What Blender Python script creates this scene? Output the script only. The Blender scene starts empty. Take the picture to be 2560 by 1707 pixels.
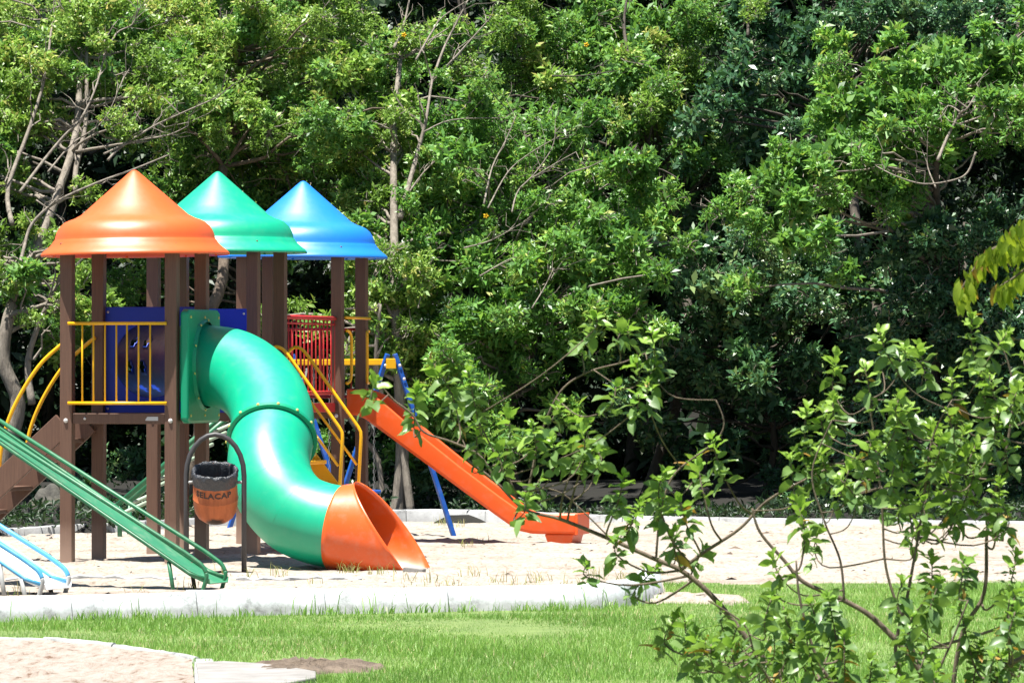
import bpy, math, random
import numpy as np
from mathutils import Vector, Matrix

random.seed(7)
rng = np.random.default_rng(11)
SC = bpy.context.scene
COL = SC.collection
R = math.radians

# ------------------------------------------------------------------ camera, world, sun, exposure
F = 14500.0            # focal length in pixels of the 2560 px wide photograph
HZ = 927.0             # image row of the horizon
CH = 1.65              # eye height
cam_d = bpy.data.cameras.new('camera')
cam = bpy.data.objects.new('camera', cam_d); COL.objects.link(cam)
cam_d.sensor_width = 36.0
cam_d.lens = F / 2560.0 * 36.0
cam_d.clip_start = 0.5; cam_d.clip_end = 2000.0
cam.location = (0, 0, CH)
cam.rotation_euler = (math.pi/2 + math.atan((HZ-853.5)/F), 0, 0)
cam_d.dof.use_dof = True
cam_d.dof.focus_distance = 52.0
cam_d.dof.aperture_fstop = 32.0
SC.camera = cam

SUN = Vector((-0.873, -0.828, 4.7)).normalized()
w = bpy.data.worlds.new('World'); SC.world = w; w.use_nodes = True
nt = w.node_tree; nt.nodes.clear()
sky = nt.nodes.new('ShaderNodeTexSky'); sky.sky_type = 'NISHITA'; sky.sun_disc = False
sky.sun_elevation = math.asin(SUN.z); sky.sun_rotation = math.atan2(SUN.x, SUN.y)
bg = nt.nodes.new('ShaderNodeBackground'); bg.inputs['Strength'].default_value = 0.05
ow = nt.nodes.new('ShaderNodeOutputWorld')
nt.links.new(sky.outputs[0], bg.inputs[0]); nt.links.new(bg.outputs[0], ow.inputs[0])
sd = bpy.data.lights.new('sun', 'SUN'); sd.energy = 5.0; sd.angle = R(0.5); sd.color = (1.0, 0.965, 0.90)
so = bpy.data.objects.new('sun', sd); COL.objects.link(so)
so.rotation_euler = SUN.to_track_quat('Z', 'Y').to_euler(); so.location = (-10, 10, 40)
vs = SC.view_settings
vs.view_transform = 'Standard'; vs.look = 'None'; vs.gamma = 1.0; vs.use_curve_mapping = False
vs.exposure = 1.35
SC.cycles.max_bounces = 8; SC.cycles.transparent_max_bounces = 8

def at(px, py, d):                       # a pixel of the photograph at distance d -> world
    return Vector(((px-1280.0)/F*d, d, CH+(HZ-py)/F*d))
def gd(px, py, z=0.0):                   # a pixel that lies on ground of height z
    d = (CH-z)*F/(py-HZ); return Vector(((px-1280.0)/F*d, d, z))

# ------------------------------------------------------------------ materials
def mat(name, build):
    m = bpy.data.materials.new(name); m.use_nodes = True
    n = m.node_tree.nodes; l = m.node_tree.links
    p = n['Principled BSDF']; build(m, n, l, p); return m
def noise(n, l, scale, detail=4, rough=.6, coord='Object', stretch=None):
    tc = n.new('ShaderNodeTexCoord'); t = n.new('ShaderNodeTexNoise')
    t.inputs['Scale'].default_value = scale; t.inputs['Detail'].default_value = detail; t.inputs['Roughness'].default_value = rough
    src = tc.outputs[coord]
    if stretch:
        mp = n.new('ShaderNodeMapping'); mp.inputs['Scale'].default_value = stretch
        l.new(src, mp.inputs[0]); src = mp.outputs[0]
    l.new(src, t.inputs['Vector']); return t.outputs['Fac']
def ramp(n, l, fac, stops):
    r = n.new('ShaderNodeValToRGB'); e = r.color_ramp.elements
    while len(e) < len(stops): e.new(0.5)
    for el, (p, c) in zip(e, stops): el.position = p; el.color = (*c, 1)
    l.new(fac, r.inputs[0]); return r.outputs[0]
def bump(n, l, p, h, strength, dist):
    b = n.new('ShaderNodeBump'); b.inputs['Strength'].default_value = strength; b.inputs['Distance'].default_value = dist
    l.new(h, b.inputs['Height']); l.new(b.outputs[0], p.inputs['Normal'])
def mul(c, k): return tuple(min(1, x*k) for x in c)

def plastic(name, c, rough=.34, var=.12, trans=0.0, dust=0.0, spec=.5):
    def b(m, n, l, p):
        f = noise(n, l, 2.2, 5, .62)
        col = ramp(n, l, f, [(.3, mul(c, 1-var)), (.7, mul(c, 1+var*.6))])
        if dust:
            f2 = noise(n, l, 9, 6, .7)
            mx = n.new('ShaderNodeMix'); mx.data_type = 'RGBA'
            r2 = ramp(n, l, f2, [(.5, (0,0,0)), (.75, (dust,)*3)])
            l.new(r2, mx.inputs[0]); l.new(col, mx.inputs[6]); mx.inputs[7].default_value = (.5, .43, .36, 1); col = mx.outputs[2]
        l.new(col, p.inputs['Base Color'])
        f3 = noise(n, l, 14, 4, .6)
        rr = n.new('ShaderNodeMapRange'); rr.inputs['To Min'].default_value = rough-.05; rr.inputs['To Max'].default_value = rough+.12
        l.new(f3, rr.inputs[0]); l.new(rr.outputs[0], p.inputs['Roughness'])
        p.inputs['Specular IOR Level'].default_value = spec
        bump(n, l, p, noise(n, l, 5, 3, .5), .10, .01)
        if trans:
            t = n.new('ShaderNodeBsdfTranslucent'); t.inputs[0].default_value = (*c, 1)
            mx = n.new('ShaderNodeMixShader'); mx.inputs[0].default_value = trans
            out = n['Material Output']; l.new(p.outputs[0], mx.inputs[1]); l.new(t.outputs[0], mx.inputs[2]); l.new(mx.outputs[0], out.inputs[0])
    return mat(name, b)
M = {}
M['orange'] = plastic('orange_plastic', (.80, .118, .014), .42, .05, .10, 0, .9)
M['green'] = plastic('green_plastic', (.0, .40, .215), .37, .09, .06, .05, .85)
M['green_dark'] = plastic('green_plastic_panel', (.0, .27, .135), .4, .08)
M['blue'] = plastic('blue_plastic', (.006, .21, .80), .40, .05, .08, 0, .9)
M['tunnel'] = plastic('shade_darkened_tunnel_plastic', (.003, .030, .30), .38, .08)  # blue darkened so the inside of the tunnel reads as shaded
M['royal'] = plastic('royal_blue_plastic', (.001, .026, .40), .4, .08)
M['mouth'] = plastic('orange_plastic_worn', (.80, .115, .012), .34, .06, .08, .2, .7)
M['chute'] = plastic('orange_plastic_chute', (.80, .10, .011), .40, .06, .06, .12)
M['yellow'] = plastic('yellow_painted_steel', (.80, .42, .003), .35, .10)
M['red'] = plastic('red_painted_steel', (.50, .022, .022), .42, .15, 0, .1)
M['bolt'] = plastic('zinc_bolt', (.6, .58, .56), .4, .1)
M['brassbolt'] = plastic('yellowed_bolt', (.55, .50, .12), .4, .1)
M['navy_steel'] = plastic('blue_painted_steel', (.004, .075, .36), .4, .12, 0, .12)
M['greensteel'] = plastic('green_painted_steel', (.018, .145, .062), .42, .15, 0, .18)
M['greenbed'] = plastic('green_painted_sheet', (.035, .21, .105), .4, .12, 0, .22)
M['palegreen'] = plastic('worn_pale_green_steel', (.35, .45, .33), .5, .25, 0, .6)
M['rust'] = plastic('rusty_green_steel', (.10, .075, .05), .7, .4)
M['galv'] = plastic('worn_grey_steel', (.34, .35, .34), .5, .2, 0, .2)
M['skyblue'] = plastic('sky_blue_painted_steel', (.07, .34, .60), .42, .15, 0, .25)
M['whitebed'] = plastic('white_painted_sheet', (.78, .79, .80), .4, .05, 0, .1)
M['black_steel'] = plastic('black_painted_steel', (.045, .043, .045), .45, .3)
def f_bag(m, n, l, p):
    p.inputs['Base Color'].default_value = (.040, .043, .050, 1); p.inputs['Roughness'].default_value = .3
    bump(n, l, p, noise(n, l, 26, 5, .65, stretch=(1, 1, .6)), 1.0, .02)
M['bag'] = mat('black_bin_liner', f_bag)
M['label'] = plastic('silver_label', (.5, .5, .5), .4, .1)
M['ink'] = plastic('black_paint', (.05, .03, .025), .6, .2)
M['chain'] = plastic('steel_chain', (.3, .3, .3), .4, .2)

def f_post(m, n, l, p):
    f = noise(n, l, 3.0, 6, .7, stretch=(30, 30, 1.2))
    f2 = noise(n, l, 1.3, 4, .6)
    c1 = ramp(n, l, f, [(.3, (.092, .047, .030)), (.7, (.142, .075, .048))])
    tc = n.new('ShaderNodeTexCoord'); sx = n.new('ShaderNodeSeparateXYZ'); l.new(tc.outputs['Object'], sx.inputs[0])
    ad = n.new('ShaderNodeMath'); ad.operation = 'MULTIPLY_ADD'; l.new(f2, ad.inputs[0]); ad.inputs[1].default_value = .5; l.new(sx.outputs[2], ad.inputs[2])
    r2 = ramp(n, l, ad.outputs[0], [(.28, (.75,)*3), (.62, (.0,)*3)])
    mx = n.new('ShaderNodeMix'); mx.data_type = 'RGBA'; l.new(r2, mx.inputs[0]); l.new(c1, mx.inputs[6]); mx.inputs[7].default_value = (.36, .25, .19, 1)
    l.new(mx.outputs[2], p.inputs['Base Color']); p.inputs['Roughness'].default_value = .55
    bump(n, l, p, f, .35, .004)
M['post'] = mat('brown_recycled_plastic_wood', f_post)
def f_bin(m, n, l, p):
    f = noise(n, l, 4, 7, .7, stretch=(3, 3, .6)); f2 = noise(n, l, 30, 4, .7)
    c = ramp(n, l, f, [(.3, (.26, .065, .016)), (.55, (.44, .115, .032)), (.75, (.50, .185, .07))])
    tc = n.new('ShaderNodeTexCoord'); vd = n.new('ShaderNodeVectorMath'); vd.operation = 'DISTANCE'; l.new(tc.outputs['Object'], vd.inputs[0]); vd.inputs[1].default_value = (.0, -.13, .035)
    ad = n.new('ShaderNodeMath'); ad.operation = 'MULTIPLY_ADD'; l.new(f2, ad.inputs[0]); ad.inputs[1].default_value = .07; l.new(vd.outputs['Value'], ad.inputs[2])
    r2 = ramp(n, l, ad.outputs[0], [(.095, (1,)*3), (.125, (0,)*3)])
    mx = n.new('ShaderNodeMix'); mx.data_type = 'RGBA'; l.new(r2, mx.inputs[0]); l.new(c, mx.inputs[6]); mx.inputs[7].default_value = (.035, .016, .01, 1)
    l.new(mx.outputs[2], p.inputs['Base Color']); p.inputs['Roughness'].default_value = .6
    bump(n, l, p, f2, .2, .004)
M['bin'] = mat('weathered_orange_plastic', f_bin)

def f_sand(m, n, l, p):
    f = noise(n, l, .9, 8, .68, stretch=(.35, 1, 1)); f2 = noise(n, l, 22, 8, .75, stretch=(1, .35, 1)); f3 = noise(n, l, 5, 6, .7, stretch=(1, .4, 1))
    c1 = ramp(n, l, f, [(.28, (.22, .185, .155)), (.47, (.345, .30, .255)), (.75, (.41, .372, .33))])  # broad grey-brown bands also stand in for soft tree shade on the sand
    c2 = ramp(n, l, f2, [(.34, (.50, .42, .34)), (.5, (1, 1, 1))])
    c3 = ramp(n, l, f3, [(.30, (.62, .53, .46)), (.46, (1, 1, 1))])
    a = n.new('ShaderNodeMix'); a.data_type = 'RGBA'; a.blend_type = 'MULTIPLY'; a.inputs[0].default_value = .8
    l.new(c1, a.inputs[6]); l.new(c2, a.inputs[7])
    b2 = n.new('ShaderNodeMix'); b2.data_type = 'RGBA'; b2.blend_type = 'MULTIPLY'; b2.inputs[0].default_value = .55
    l.new(a.outputs[2], b2.inputs[6]); l.new(c3, b2.inputs[7])
    l.new(b2.outputs[2], p.inputs['Base Color']); p.inputs['Roughness'].default_value = .95
    p.inputs['Specular IOR Level'].default_value = .1
    ad = n.new('ShaderNodeMath'); ad.operation = 'ADD'; l.new(f2, ad.inputs[0]); l.new(f3, ad.inputs[1])
    bump(n, l, p, ad.outputs[0], .7, .03)
M['sand'] = mat('pale_sand', f_sand)
def f_redsand(m, n, l, p):
    f = noise(n, l, 13, 6, .75, stretch=(1, .3, 1)); f2 = noise(n, l, 18, 8, .75, stretch=(1, .3, 1))
    c1 = ramp(n, l, f, [(.33, (.17, .10, .065)), (.43, (.36, .30, .25)), (.6, (.43, .39, .345))])
    l.new(c1, p.inputs['Base Color']); p.inputs['Roughness'].default_value = .95; p.inputs['Specular IOR Level'].default_value = .1
    ad = n.new('ShaderNodeMath'); ad.operation = 'ADD'; l.new(f2, ad.inputs[0]); l.new(f, ad.inputs[1])
    bump(n, l, p, ad.outputs[0], .9, .05)
M['redsand'] = mat('reddish_sand', f_redsand)
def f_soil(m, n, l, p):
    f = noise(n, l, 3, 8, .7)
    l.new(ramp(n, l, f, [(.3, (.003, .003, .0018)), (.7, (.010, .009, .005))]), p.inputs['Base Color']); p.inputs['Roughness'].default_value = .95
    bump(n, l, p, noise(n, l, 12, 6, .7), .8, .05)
M['soil'] = mat('shade_darkened_litter', f_soil)  # litter coloured nearly black to stand in for shade under the canopy
def f_dirt(m, n, l, p):
    f = noise(n, l, 6, 8, .7)
    l.new(ramp(n, l, f, [(.3, (.07, .05, .034)), (.7, (.24, .185, .135))]), p.inputs['Base Color']); p.inputs['Roughness'].default_value = .95
    bump(n, l, p, noise(n, l, 14, 6, .7), .9, .06)
M['dirt'] = mat('bare_brown_earth', f_dirt)
def f_lawn(m, n, l, p):
    f = noise(n, l, 2.5, 8, .7)
    l.new(ramp(n, l, f, [(.3, (.08, .13, .03)), (.7, (.16, .22, .06))]), p.inputs['Base Color']); p.inputs['Roughness'].default_value = .95
M['lawn'] = mat('lawn_ground', f_lawn)
def f_kerb(m, n, l, p):
    f = noise(n, l, 3.2, 8, .72); f2 = noise(n, l, 20, 5, .7)
    c = ramp(n, l, f, [(.30, (.17, .17, .16)), (.42, (.54, .56, .58)), (.55, (.67, .695, .72))])
    tc = n.new('ShaderNodeTexCoord'); sx = n.new('ShaderNodeSeparateXYZ'); l.new(tc.outputs['Object'], sx.inputs[0])
    ad = n.new('ShaderNodeMath'); ad.operation = 'MULTIPLY_ADD'; l.new(f2, ad.inputs[0]); ad.inputs[1].default_value = -.09; l.new(sx.outputs[2], ad.inputs[2])
    r2 = ramp(n, l, ad.outputs[0], [(.0, (.55, .54, .52)), (.07, (1, 1, 1))])
    a = n.new('ShaderNodeMix'); a.data_type = 'RGBA'; a.blend_type = 'MULTIPLY'; a.inputs[0].default_value = 1
    ad.inputs[2].default_value = 0
    l.new(c, a.inputs[6]); l.new(r2, a.inputs[7]); l.new(a.outputs[2], p.inputs['Base Color']); p.inputs['Roughness'].default_value = .8
    bump(n, l, p, f2, .35, .012)
M['kerb'] = mat('whitewashed_concrete', f_kerb)
def f_slab(m, n, l, p):
    f = noise(n, l, 4, 8, .7)
    l.new(ramp(n, l, f, [(.3, (.17, .16, .148)), (.6, (.27, .258, .245))]), p.inputs['Base Color']); p.inputs['Roughness'].default_value = .9
    bump(n, l, p, noise(n, l, 25, 5, .7), .4, .01)
M['slab'] = mat('bare_concrete', f_slab)
def f_rock(m, n, l, p):
    f = noise(n, l, 5, 8, .7)
    l.new(ramp(n, l, f, [(.3, (.03, .03, .028)), (.55, (.09, .085, .07)), (.7, (.22, .21, .12))]), p.inputs['Base Color']); p.inputs['Roughness'].default_value = .95
    bump(n, l, p, noise(n, l, 18, 6, .7), .6, .03)
M['rock'] = mat('dark_lichened_rock', f_rock)
def bark(name, c1, c2):
    def b(m, n, l, p):
        f = noise(n, l, 5, 8, .7, stretch=(4, 4, 1))
        l.new(ramp(n, l, f, [(.3, c1), (.7, c2)]), p.inputs['Base Color']); p.inputs['Roughness'].default_value = .9
        bump(n, l, p, noise(n, l, 12, 7, .7, stretch=(3, 3, .6)), .8, .02)
    return mat(name, b)
M['bark_brown'] = bark('brown_furrowed_bark', (.06, .042, .03), (.20, .155, .115))
M['bark_grey'] = bark('pale_grey_bark', (.11, .092, .072), (.32, .28, .23))
M['bark_dark'] = bark('dark_bark', (.035, .028, .022), (.10, .085, .065))
M['bark_stem'] = bark('thin_brown_stem_bark', (.07, .05, .035), (.22, .17, .12))

def leafmat(name, stops, rough=.40, trans=.40, tcol=(.22, .42, .03)):
    def b(m, n, l, p):
        a = n.new('ShaderNodeAttribute'); a.attribute_name = 'tint'
        c = ramp(n, l, a.outputs['Fac'], stops)
        l.new(c, p.inputs['Base Color']); p.inputs['Roughness'].default_value = rough
        p.inputs['Specular IOR Level'].default_value = .45
        t = n.new('ShaderNodeBsdfTranslucent')
        mc = n.new('ShaderNodeMix'); mc.data_type = 'RGBA'; mc.inputs[0].default_value = .55
        l.new(c, mc.inputs[6]); mc.inputs[7].default_value = (*tcol, 1); l.new(mc.outputs[2], t.inputs[0])
        mx = n.new('ShaderNodeMixShader'); mx.inputs[0].default_value = trans
        out = n['Material Output']; l.new(p.outputs[0], mx.inputs[1]); l.new(t.outputs[0], mx.inputs[2]); l.new(mx.outputs[0], out.inputs[0])
    return mat(name, b)
M['leaf_mid'] = leafmat('glossy_mid_green_leaf', [(0, (.050, .140, .034)), (.5, (.130, .300, .064)), (.9, (.255, .46, .115)), (1, (.40, .44, .08))])
M['leaf_olive'] = leafmat('olive_green_leaf', [(0, (.085, .160, .030)), (.5, (.220, .375, .066)), (.9, (.37, .53, .125)), (1, (.52, .42, .12))])
M['leaf_dark'] = leafmat('dark_blue_green_leaf', [(0, (.022, .066, .032)), (.5, (.058, .150, .066)), (.93, (.13, .25, .105)), (1, (.26, .30, .07))], .34, .22, (.10, .26, .03))  # blue-green leaf; its darkness also carries shade on the right-hand trees
M['leaf_bright'] = leafmat('bright_green_leaf', [(0, (.050, .150, .030)), (.5, (.132, .320, .060)), (.9, (.250, .48, .105)), (1, (.40, .44, .08))])
M['leaf_back'] = leafmat('shade_darkened_leaf', [(0, (.006, .020, .007)), (.6, (.017, .048, .016)), (1, (.04, .085, .025))], .5, .2, (.06, .15, .02))  # near-black green: the deep shade of the wood is put into the colour
M['grass'] = leafmat('lawn_grass_blade', [(0, (.10, .21, .036)), (.5, (.205, .385, .072)), (.9, (.33, .49, .13)), (1, (.58, .49, .27))], .5, .35, (.25, .42, .05))
M['weed'] = leafmat('dry_weed_blade', [(0, (.12, .16, .03)), (.5, (.25, .26, .07)), (1, (.45, .36, .18))], .6, .25, (.3, .3, .06))
def oleaf(name, c1, c2, trans=.3, tcol=(.3, .5, .04), rough=.4):
    def b(m, n, l, p):
        oi = n.new('ShaderNodeObjectInfo')
        c = ramp(n, l, oi.outputs['Random'], [(0, c1), (1, c2)])
        f = noise(n, l, 1.2, 4, .6)
        mm = n.new('ShaderNodeMix'); mm.data_type = 'RGBA'; mm.blend_type = 'MULTIPLY'; mm.inputs[0].default_value = .5
        l.new(c, mm.inputs[6]); l.new(ramp(n, l, f, [(.3, (.6, .6, .55)), (.65, (1, 1, 1))]), mm.inputs[7]); c = mm.outputs[2]
        l.new(c, p.inputs['Base Color']); p.inputs['Roughness'].default_value = rough
        t = n.new('ShaderNodeBsdfTranslucent'); mc = n.new('ShaderNodeMix'); mc.data_type = 'RGBA'; mc.inputs[0].default_value = .5
        l.new(c, mc.inputs[6]); mc.inputs[7].default_value = (*tcol, 1); l.new(mc.outputs[2], t.inputs[0])
        mx = n.new('ShaderNodeMixShader'); mx.inputs[0].default_value = trans
        out = n['Material Output']; l.new(p.outputs[0], mx.inputs[1]); l.new(t.outputs[0], mx.inputs[2]); l.new(mx.outputs[0], out.inputs[0])
    return mat(name, b)
M['sh_old'] = oleaf('shrub_leaf_mature', (.075, .155, .045), (.19, .30, .09))
M['sh_young'] = oleaf('shrub_leaf_young', (.17, .34, .045), (.32, .48, .09), .40)
M['sh_dry'] = oleaf('shrub_leaf_withered', (.30, .16, .03), (.42, .28, .06), .3, (.5, .3, .03), .6)
M['droop'] = oleaf('drooping_yellow_green_leaf', (.19, .30, .02), (.30, .39, .035), .45, (.45, .55, .03), .42)
M['flower'] = plastic('yellow_petal', (.85, .55, .01), .6, .1, .3)

# ------------------------------------------------------------------ mesh helpers
class MB:
    def __init__(s): s.v = []; s.f = []
    def add(s, v, f):
        o = len(s.v); s.v += [tuple(x) for x in v]; s.f += [tuple(i+o for i in q) for q in f]; return s
    def box(s, c, size, rot=None):
        c = Vector(c); hx, hy, hz = (x/2 for x in size)
        v = [Vector((x, y, z)) for x in (-hx, hx) for y in (-hy, hy) for z in (-hz, hz)]
        if rot is not None: v = [rot @ q for q in v]
        return s.add([c+q for q in v], [(0,1,3,2), (4,6,7,5), (0,4,5,1), (2,3,7,6), (0,2,6,4), (1,5,7,3)])
    def beam(s, a, b, wd, ht, up=Vector((0,0,1))):
        a, b = Vector(a), Vector(b); x = (b-a).normalized(); y = up.cross(x).normalized(); z = x.cross(y)
        return s.box((a+b)/2, ((b-a).length, wd, ht), Matrix((x, y, z)).transposed())
    def tube(s, pts, r, n=10, caps=True):
        pts = [Vector(p) for p in pts]; m = len(pts)
        rs = r if isinstance(r, (list, tuple, np.ndarray)) else [r]*m
        t = [(pts[min(i+1, m-1)]-pts[max(i-1, 0)]).normalized() for i in range(m)]
        nrm = t[0].orthogonal().normalized(); v = []
        for i in range(m):
            nrm = (nrm - t[i]*nrm.dot(t[i])); nrm = nrm.normalized() if nrm.length > 1e-6 else t[i].orthogonal().normalized()
            b = t[i].cross(nrm)
            for k in range(n):
                a = 2*math.pi*k/n; v.append(pts[i]+(nrm*math.cos(a)+b*math.sin(a))*rs[i])
        f = [(i*n+k, i*n+(k+1)%n, (i+1)*n+(k+1)%n, (i+1)*n+k) for i in range(m-1) for k in range(n)]
        if caps: f += [tuple(range(n-1, -1, -1)), tuple((m-1)*n+k for k in range(n))]
        return s.add(v, f)
    def lathe(s, prof, n=48, c=(0,0,0), closed=False):
        c = Vector(c); v = []; m = len(prof)
        for r, z in prof:
            for k in range(n):
                a = 2*math.pi*k/n; v.append(c+Vector((max(r, 1e-4)*math.cos(a), max(r, 1e-4)*math.sin(a), z)))
        f = [(i*n+k, i*n+(k+1)%n, ((i+1) % m)*n+(k+1)%n, ((i+1) % m)*n+k) for i in range(m if closed else m-1) for k in range(n)]
        return s.add(v, f)
    def build(s, name, m, parent=None, smooth=False, bevel=0.0, seg=2):
        me = bpy.data.meshes.new(name); me.from_pydata(s.v, [], s.f); me.update()
        return link(name, me, m, parent, smooth, bevel, seg)
def link(name, me, m, parent=None, smooth=False, bevel=0.0, seg=2):
    if m is not None and not me.materials: me.materials.append(m)
    if smooth: me.polygons.foreach_set('use_smooth', [True]*len(me.polygons))
    o = bpy.data.objects.new(name, me); COL.objects.link(o)
    if parent is not None: o.parent = parent
    if bevel:
        b = o.modifiers.new('bevel', 'BEVEL'); b.width = bevel; b.segments = seg; b.limit_method = 'ANGLE'; b.angle_limit = R(35)
    return o
def npmesh(name, V, Fc, tint=None):
    me = bpy.data.meshes.new(name); k = Fc.shape[1]
    me.vertices.add(len(V)); me.vertices.foreach_set('co', np.ascontiguousarray(V, dtype=np.float32).ravel())
    me.loops.add(Fc.size); me.loops.foreach_set('vertex_index', np.ascontiguousarray(Fc, dtype=np.int32).ravel())
    me.polygons.add(len(Fc)); me.polygons.foreach_set('loop_start', np.arange(0, Fc.size, k, dtype=np.int32))
    me.update(calc_edges=True)
    if tint is not None:
        a = me.attributes.new('tint', 'FLOAT', 'POINT'); a.data.foreach_set('value', np.ascontiguousarray(tint, dtype=np.float32))
    return me
def empty(name, loc=(0,0,0), rz=0.0):
    o = bpy.data.objects.new(name, None); COL.objects.link(o); o.location = loc; o.rotation_euler = (0, 0, rz); o.empty_display_size = .2; return o
def tag(o, label=None, cat=None, group=None, kind=None):
    if label: o['label'] = label
    if cat: o['category'] = cat
    if group: o['group'] = group
    if kind: o['kind'] = kind
    return o
def spline(P, per=8):
    P = [Vector(p) for p in P]; out = []; n = len(P)
    for i in range(n-1):
        p0, p1, p2, p3 = P[max(i-1, 0)], P[i], P[i+1], P[min(i+2, n-1)]
        for j in range(per):
            t = j/per
            out.append(.5*((2*p1)+(p2-p0)*t+(2*p0-5*p1+4*p2-p3)*t*t+(3*p1-p0-3*p2+p3)*t**3))
    out.append(P[-1]); return out
def shade_auto(o, ang=40):
    me = o.data; me.polygons.foreach_set('use_smooth', [True]*len(me.polygons))
    me.set_sharp_from_angle(angle=R(ang)) if hasattr(me, 'set_sharp_from_angle') else None

# ------------------------------------------------------------------ ground
def vnoise(x, y, s, seed):                 # cheap smooth noise from sines
    r = np.random.default_rng(seed); z = np.zeros_like(x)
    for _ in range(10):
        a, b, c = r.normal(0, s, 2).tolist()+[r.uniform(0, 6.28)]
        z += np.sin(x*a+y*b+c)
    return z/10**.5
MBg = MB().add([(-400, -50, -.12), (400, -50, -.12), (400, 900, -.12), (-400, 900, -.12)], [(0,1,2,3)])
tag(MBg.build('ground', M['soil']), kind='structure')

KN = [gd(px, py) for px, py in ((-420, 1572), (-150, 1562), (0, 1557), (250, 1549), (560, 1541), (800, 1535), (1005, 1531), (1310, 1526), (1500, 1521))]
KN += [gd(1600, 1511), gd(1650, 1497)]
KN_end = gd(1662, 1480)
knx = np.array([p.x for p in KN]+[KN_end.x, KN_end.x+.05]); kny = np.array([p.y for p in KN]+[KN_end.y, 45.2])
def sand_front(x):                         # distance at which sand begins
    return np.where(x < knx[-2], np.interp(x, knx, kny)+.06, 45.2+.25*np.sin(x*2.1)+.12*np.sin(x*5.3+1)-(x-1.0)*.05)
FK = [(-400, 1338, .10), (0, 1322, .10), (235, 1308, .12), (600, 1290, .14), (1040, 1273, .17), (1300, 1279, .16), (1500, 1287, .15), (2000, 1296, .14), (2560, 1303, .13), (3100, 1312, .13)]
FKP = [Vector(((px-1280)/F*((CH-z)*F/(py-HZ)), (CH-z)*F/(py-HZ), z)) for px, py, z in FK]
fkx = np.array([p.x for p in FKP]); fky = np.array([p.y for p in FKP])
def grid(x0, x1, y0, y1, nx, ny):
    X, Y = np.meshgrid(np.linspace(x0, x1, nx), np.linspace(y0, y1, ny)); X = X.ravel(); Y = Y.ravel()
    i = np.arange(nx*ny).reshape(ny, nx)
    Fc = np.stack([i[:-1, :-1].ravel(), i[:-1, 1:].ravel(), i[1:, 1:].ravel(), i[1:, :-1].ravel()], 1); return X, Y, Fc
def sand_z(X, Y):
    X = np.asarray(X, dtype=float); Y = np.asarray(Y, dtype=float)
    sf = sand_front(X)
    z = .012+.010*vnoise(X, Y*.8, 3.5, 1)+.007*vnoise(X, Y, 9, 2)
    near = np.clip(1-(Y-sf)/2.2, 0, 1); z = z+np.where(X < knx[-2], .085, -.0)*near
    farr = np.clip(1-(np.interp(X, fkx, fky)-Y)/4.5, 0, 1); z = z+(.02+.06*np.clip((X+.6)/2, 0, 1))*farr
    edge = np.clip((Y-sf)/.16, 0, 1); return -.06+(z+.06)*edge
X, Y, Fc = grid(-8, 8.2, 37.0, 62.6, 330, 520)
Zs = sand_z(X, Y); rp_ = np.random.default_rng(77)
for _ in range(900):
    cx, cy = rp_.uniform(-5.5, 5.5), rp_.uniform(39.5, 60); rr_ = rp_.uniform(.07, .16); dp_ = rp_.uniform(.008, .022)
    i0 = max(0, int((cy-.35-37.0)/25.6*519)); i1 = min(520, int((cy+.35-37.0)/25.6*519)+2); sl_ = slice(i0*330, i1*330)
    d2 = ((X[sl_]-cx)/rr_)**2+((Y[sl_]-cy)/(rr_*1.5))**2; Zs[sl_] += np.where(Zs[sl_] > -.03, -dp_*np.exp(-d2*2)+dp_*.6*np.exp(-(d2-1.3)**2*2), 0)
me = npmesh('sand', np.stack([X, Y, Zs], 1), Fc)
o = link('sand', me, M['sand'], smooth=True); tag(o, kind='structure')
def sz(x, y): return float(sand_z(np.array([x]), np.array([y]))[0])
def gs(px, py):
    z = 0.0
    for _ in range(6): g = gd(px, py, z); z = sz(g.x, g.y)
    return gd(px, py, z)

X, Y, Fc = grid(-8, 8.2, 8.0, 46.5, 60, 160)
lawn_zz = .006*vnoise(X, Y, 2.5, 5)-np.where(Y > sand_front(X)+.12, .15, 0)
o = link('lawn', npmesh('lawn', np.stack([X, Y, lawn_zz], 1), Fc), M['lawn'], smooth=True); tag(o, kind='structure')

X, Y, Fc = grid(-20, 20, 55.5, 110, 90, 120)          # wooded slope behind the far kerb
fy = np.interp(X, fkx, fky)
zz = .10+np.clip(Y-fy-.4, 0, 9)*.02+np.clip(Y-81.0, 0, 30)*.75+.05*vnoise(X, Y, 1.6, 8)
zz = np.where(Y < fy+.03, -.10, zz)
o = link('hillside', npmesh('hillside', np.stack([X, Y, zz], 1), Fc), M['soil'], smooth=True); tag(o, kind='structure')

# second sand pit, lower left
pit = [gd(px, py) for px, py in ((-420, 1590), (-150, 1598), (0, 1606), (110, 1611), (250, 1625), (370, 1640), (478, 1653), (485, 1710), (486, 1790), (-420, 1790))]
me = bpy.data.meshes.new('sand_pit'); 
import bmesh
bm = bmesh.new(); bm.faces.new([bm.verts.new((p.x, p.y, .03)) for p in pit])
bmesh.ops.triangulate(bm, faces=bm.faces[:]); bmesh.ops.subdivide_edges(bm, edges=bm.edges[:], cuts=6, use_grid_fill=True)
bmesh.ops.subdivide_edges(bm, edges=bm.edges[:], cuts=3, use_grid_fill=True)
for v in bm.verts:
    v.co.z += .012*math.sin(v.co.x*9+v.co.y*2)*math.sin(v.co.y*5+1)+.008*math.sin(v.co.x*21+v.co.y*8)
bm.normal_update()
for f in bm.faces:
    if f.normal.z < 0: f.normal_flip()
bm.to_mesh(me); bm.free()
o = link('sand_pit', me, M['redsand'], smooth=True); tag(o, kind='structure')

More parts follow.
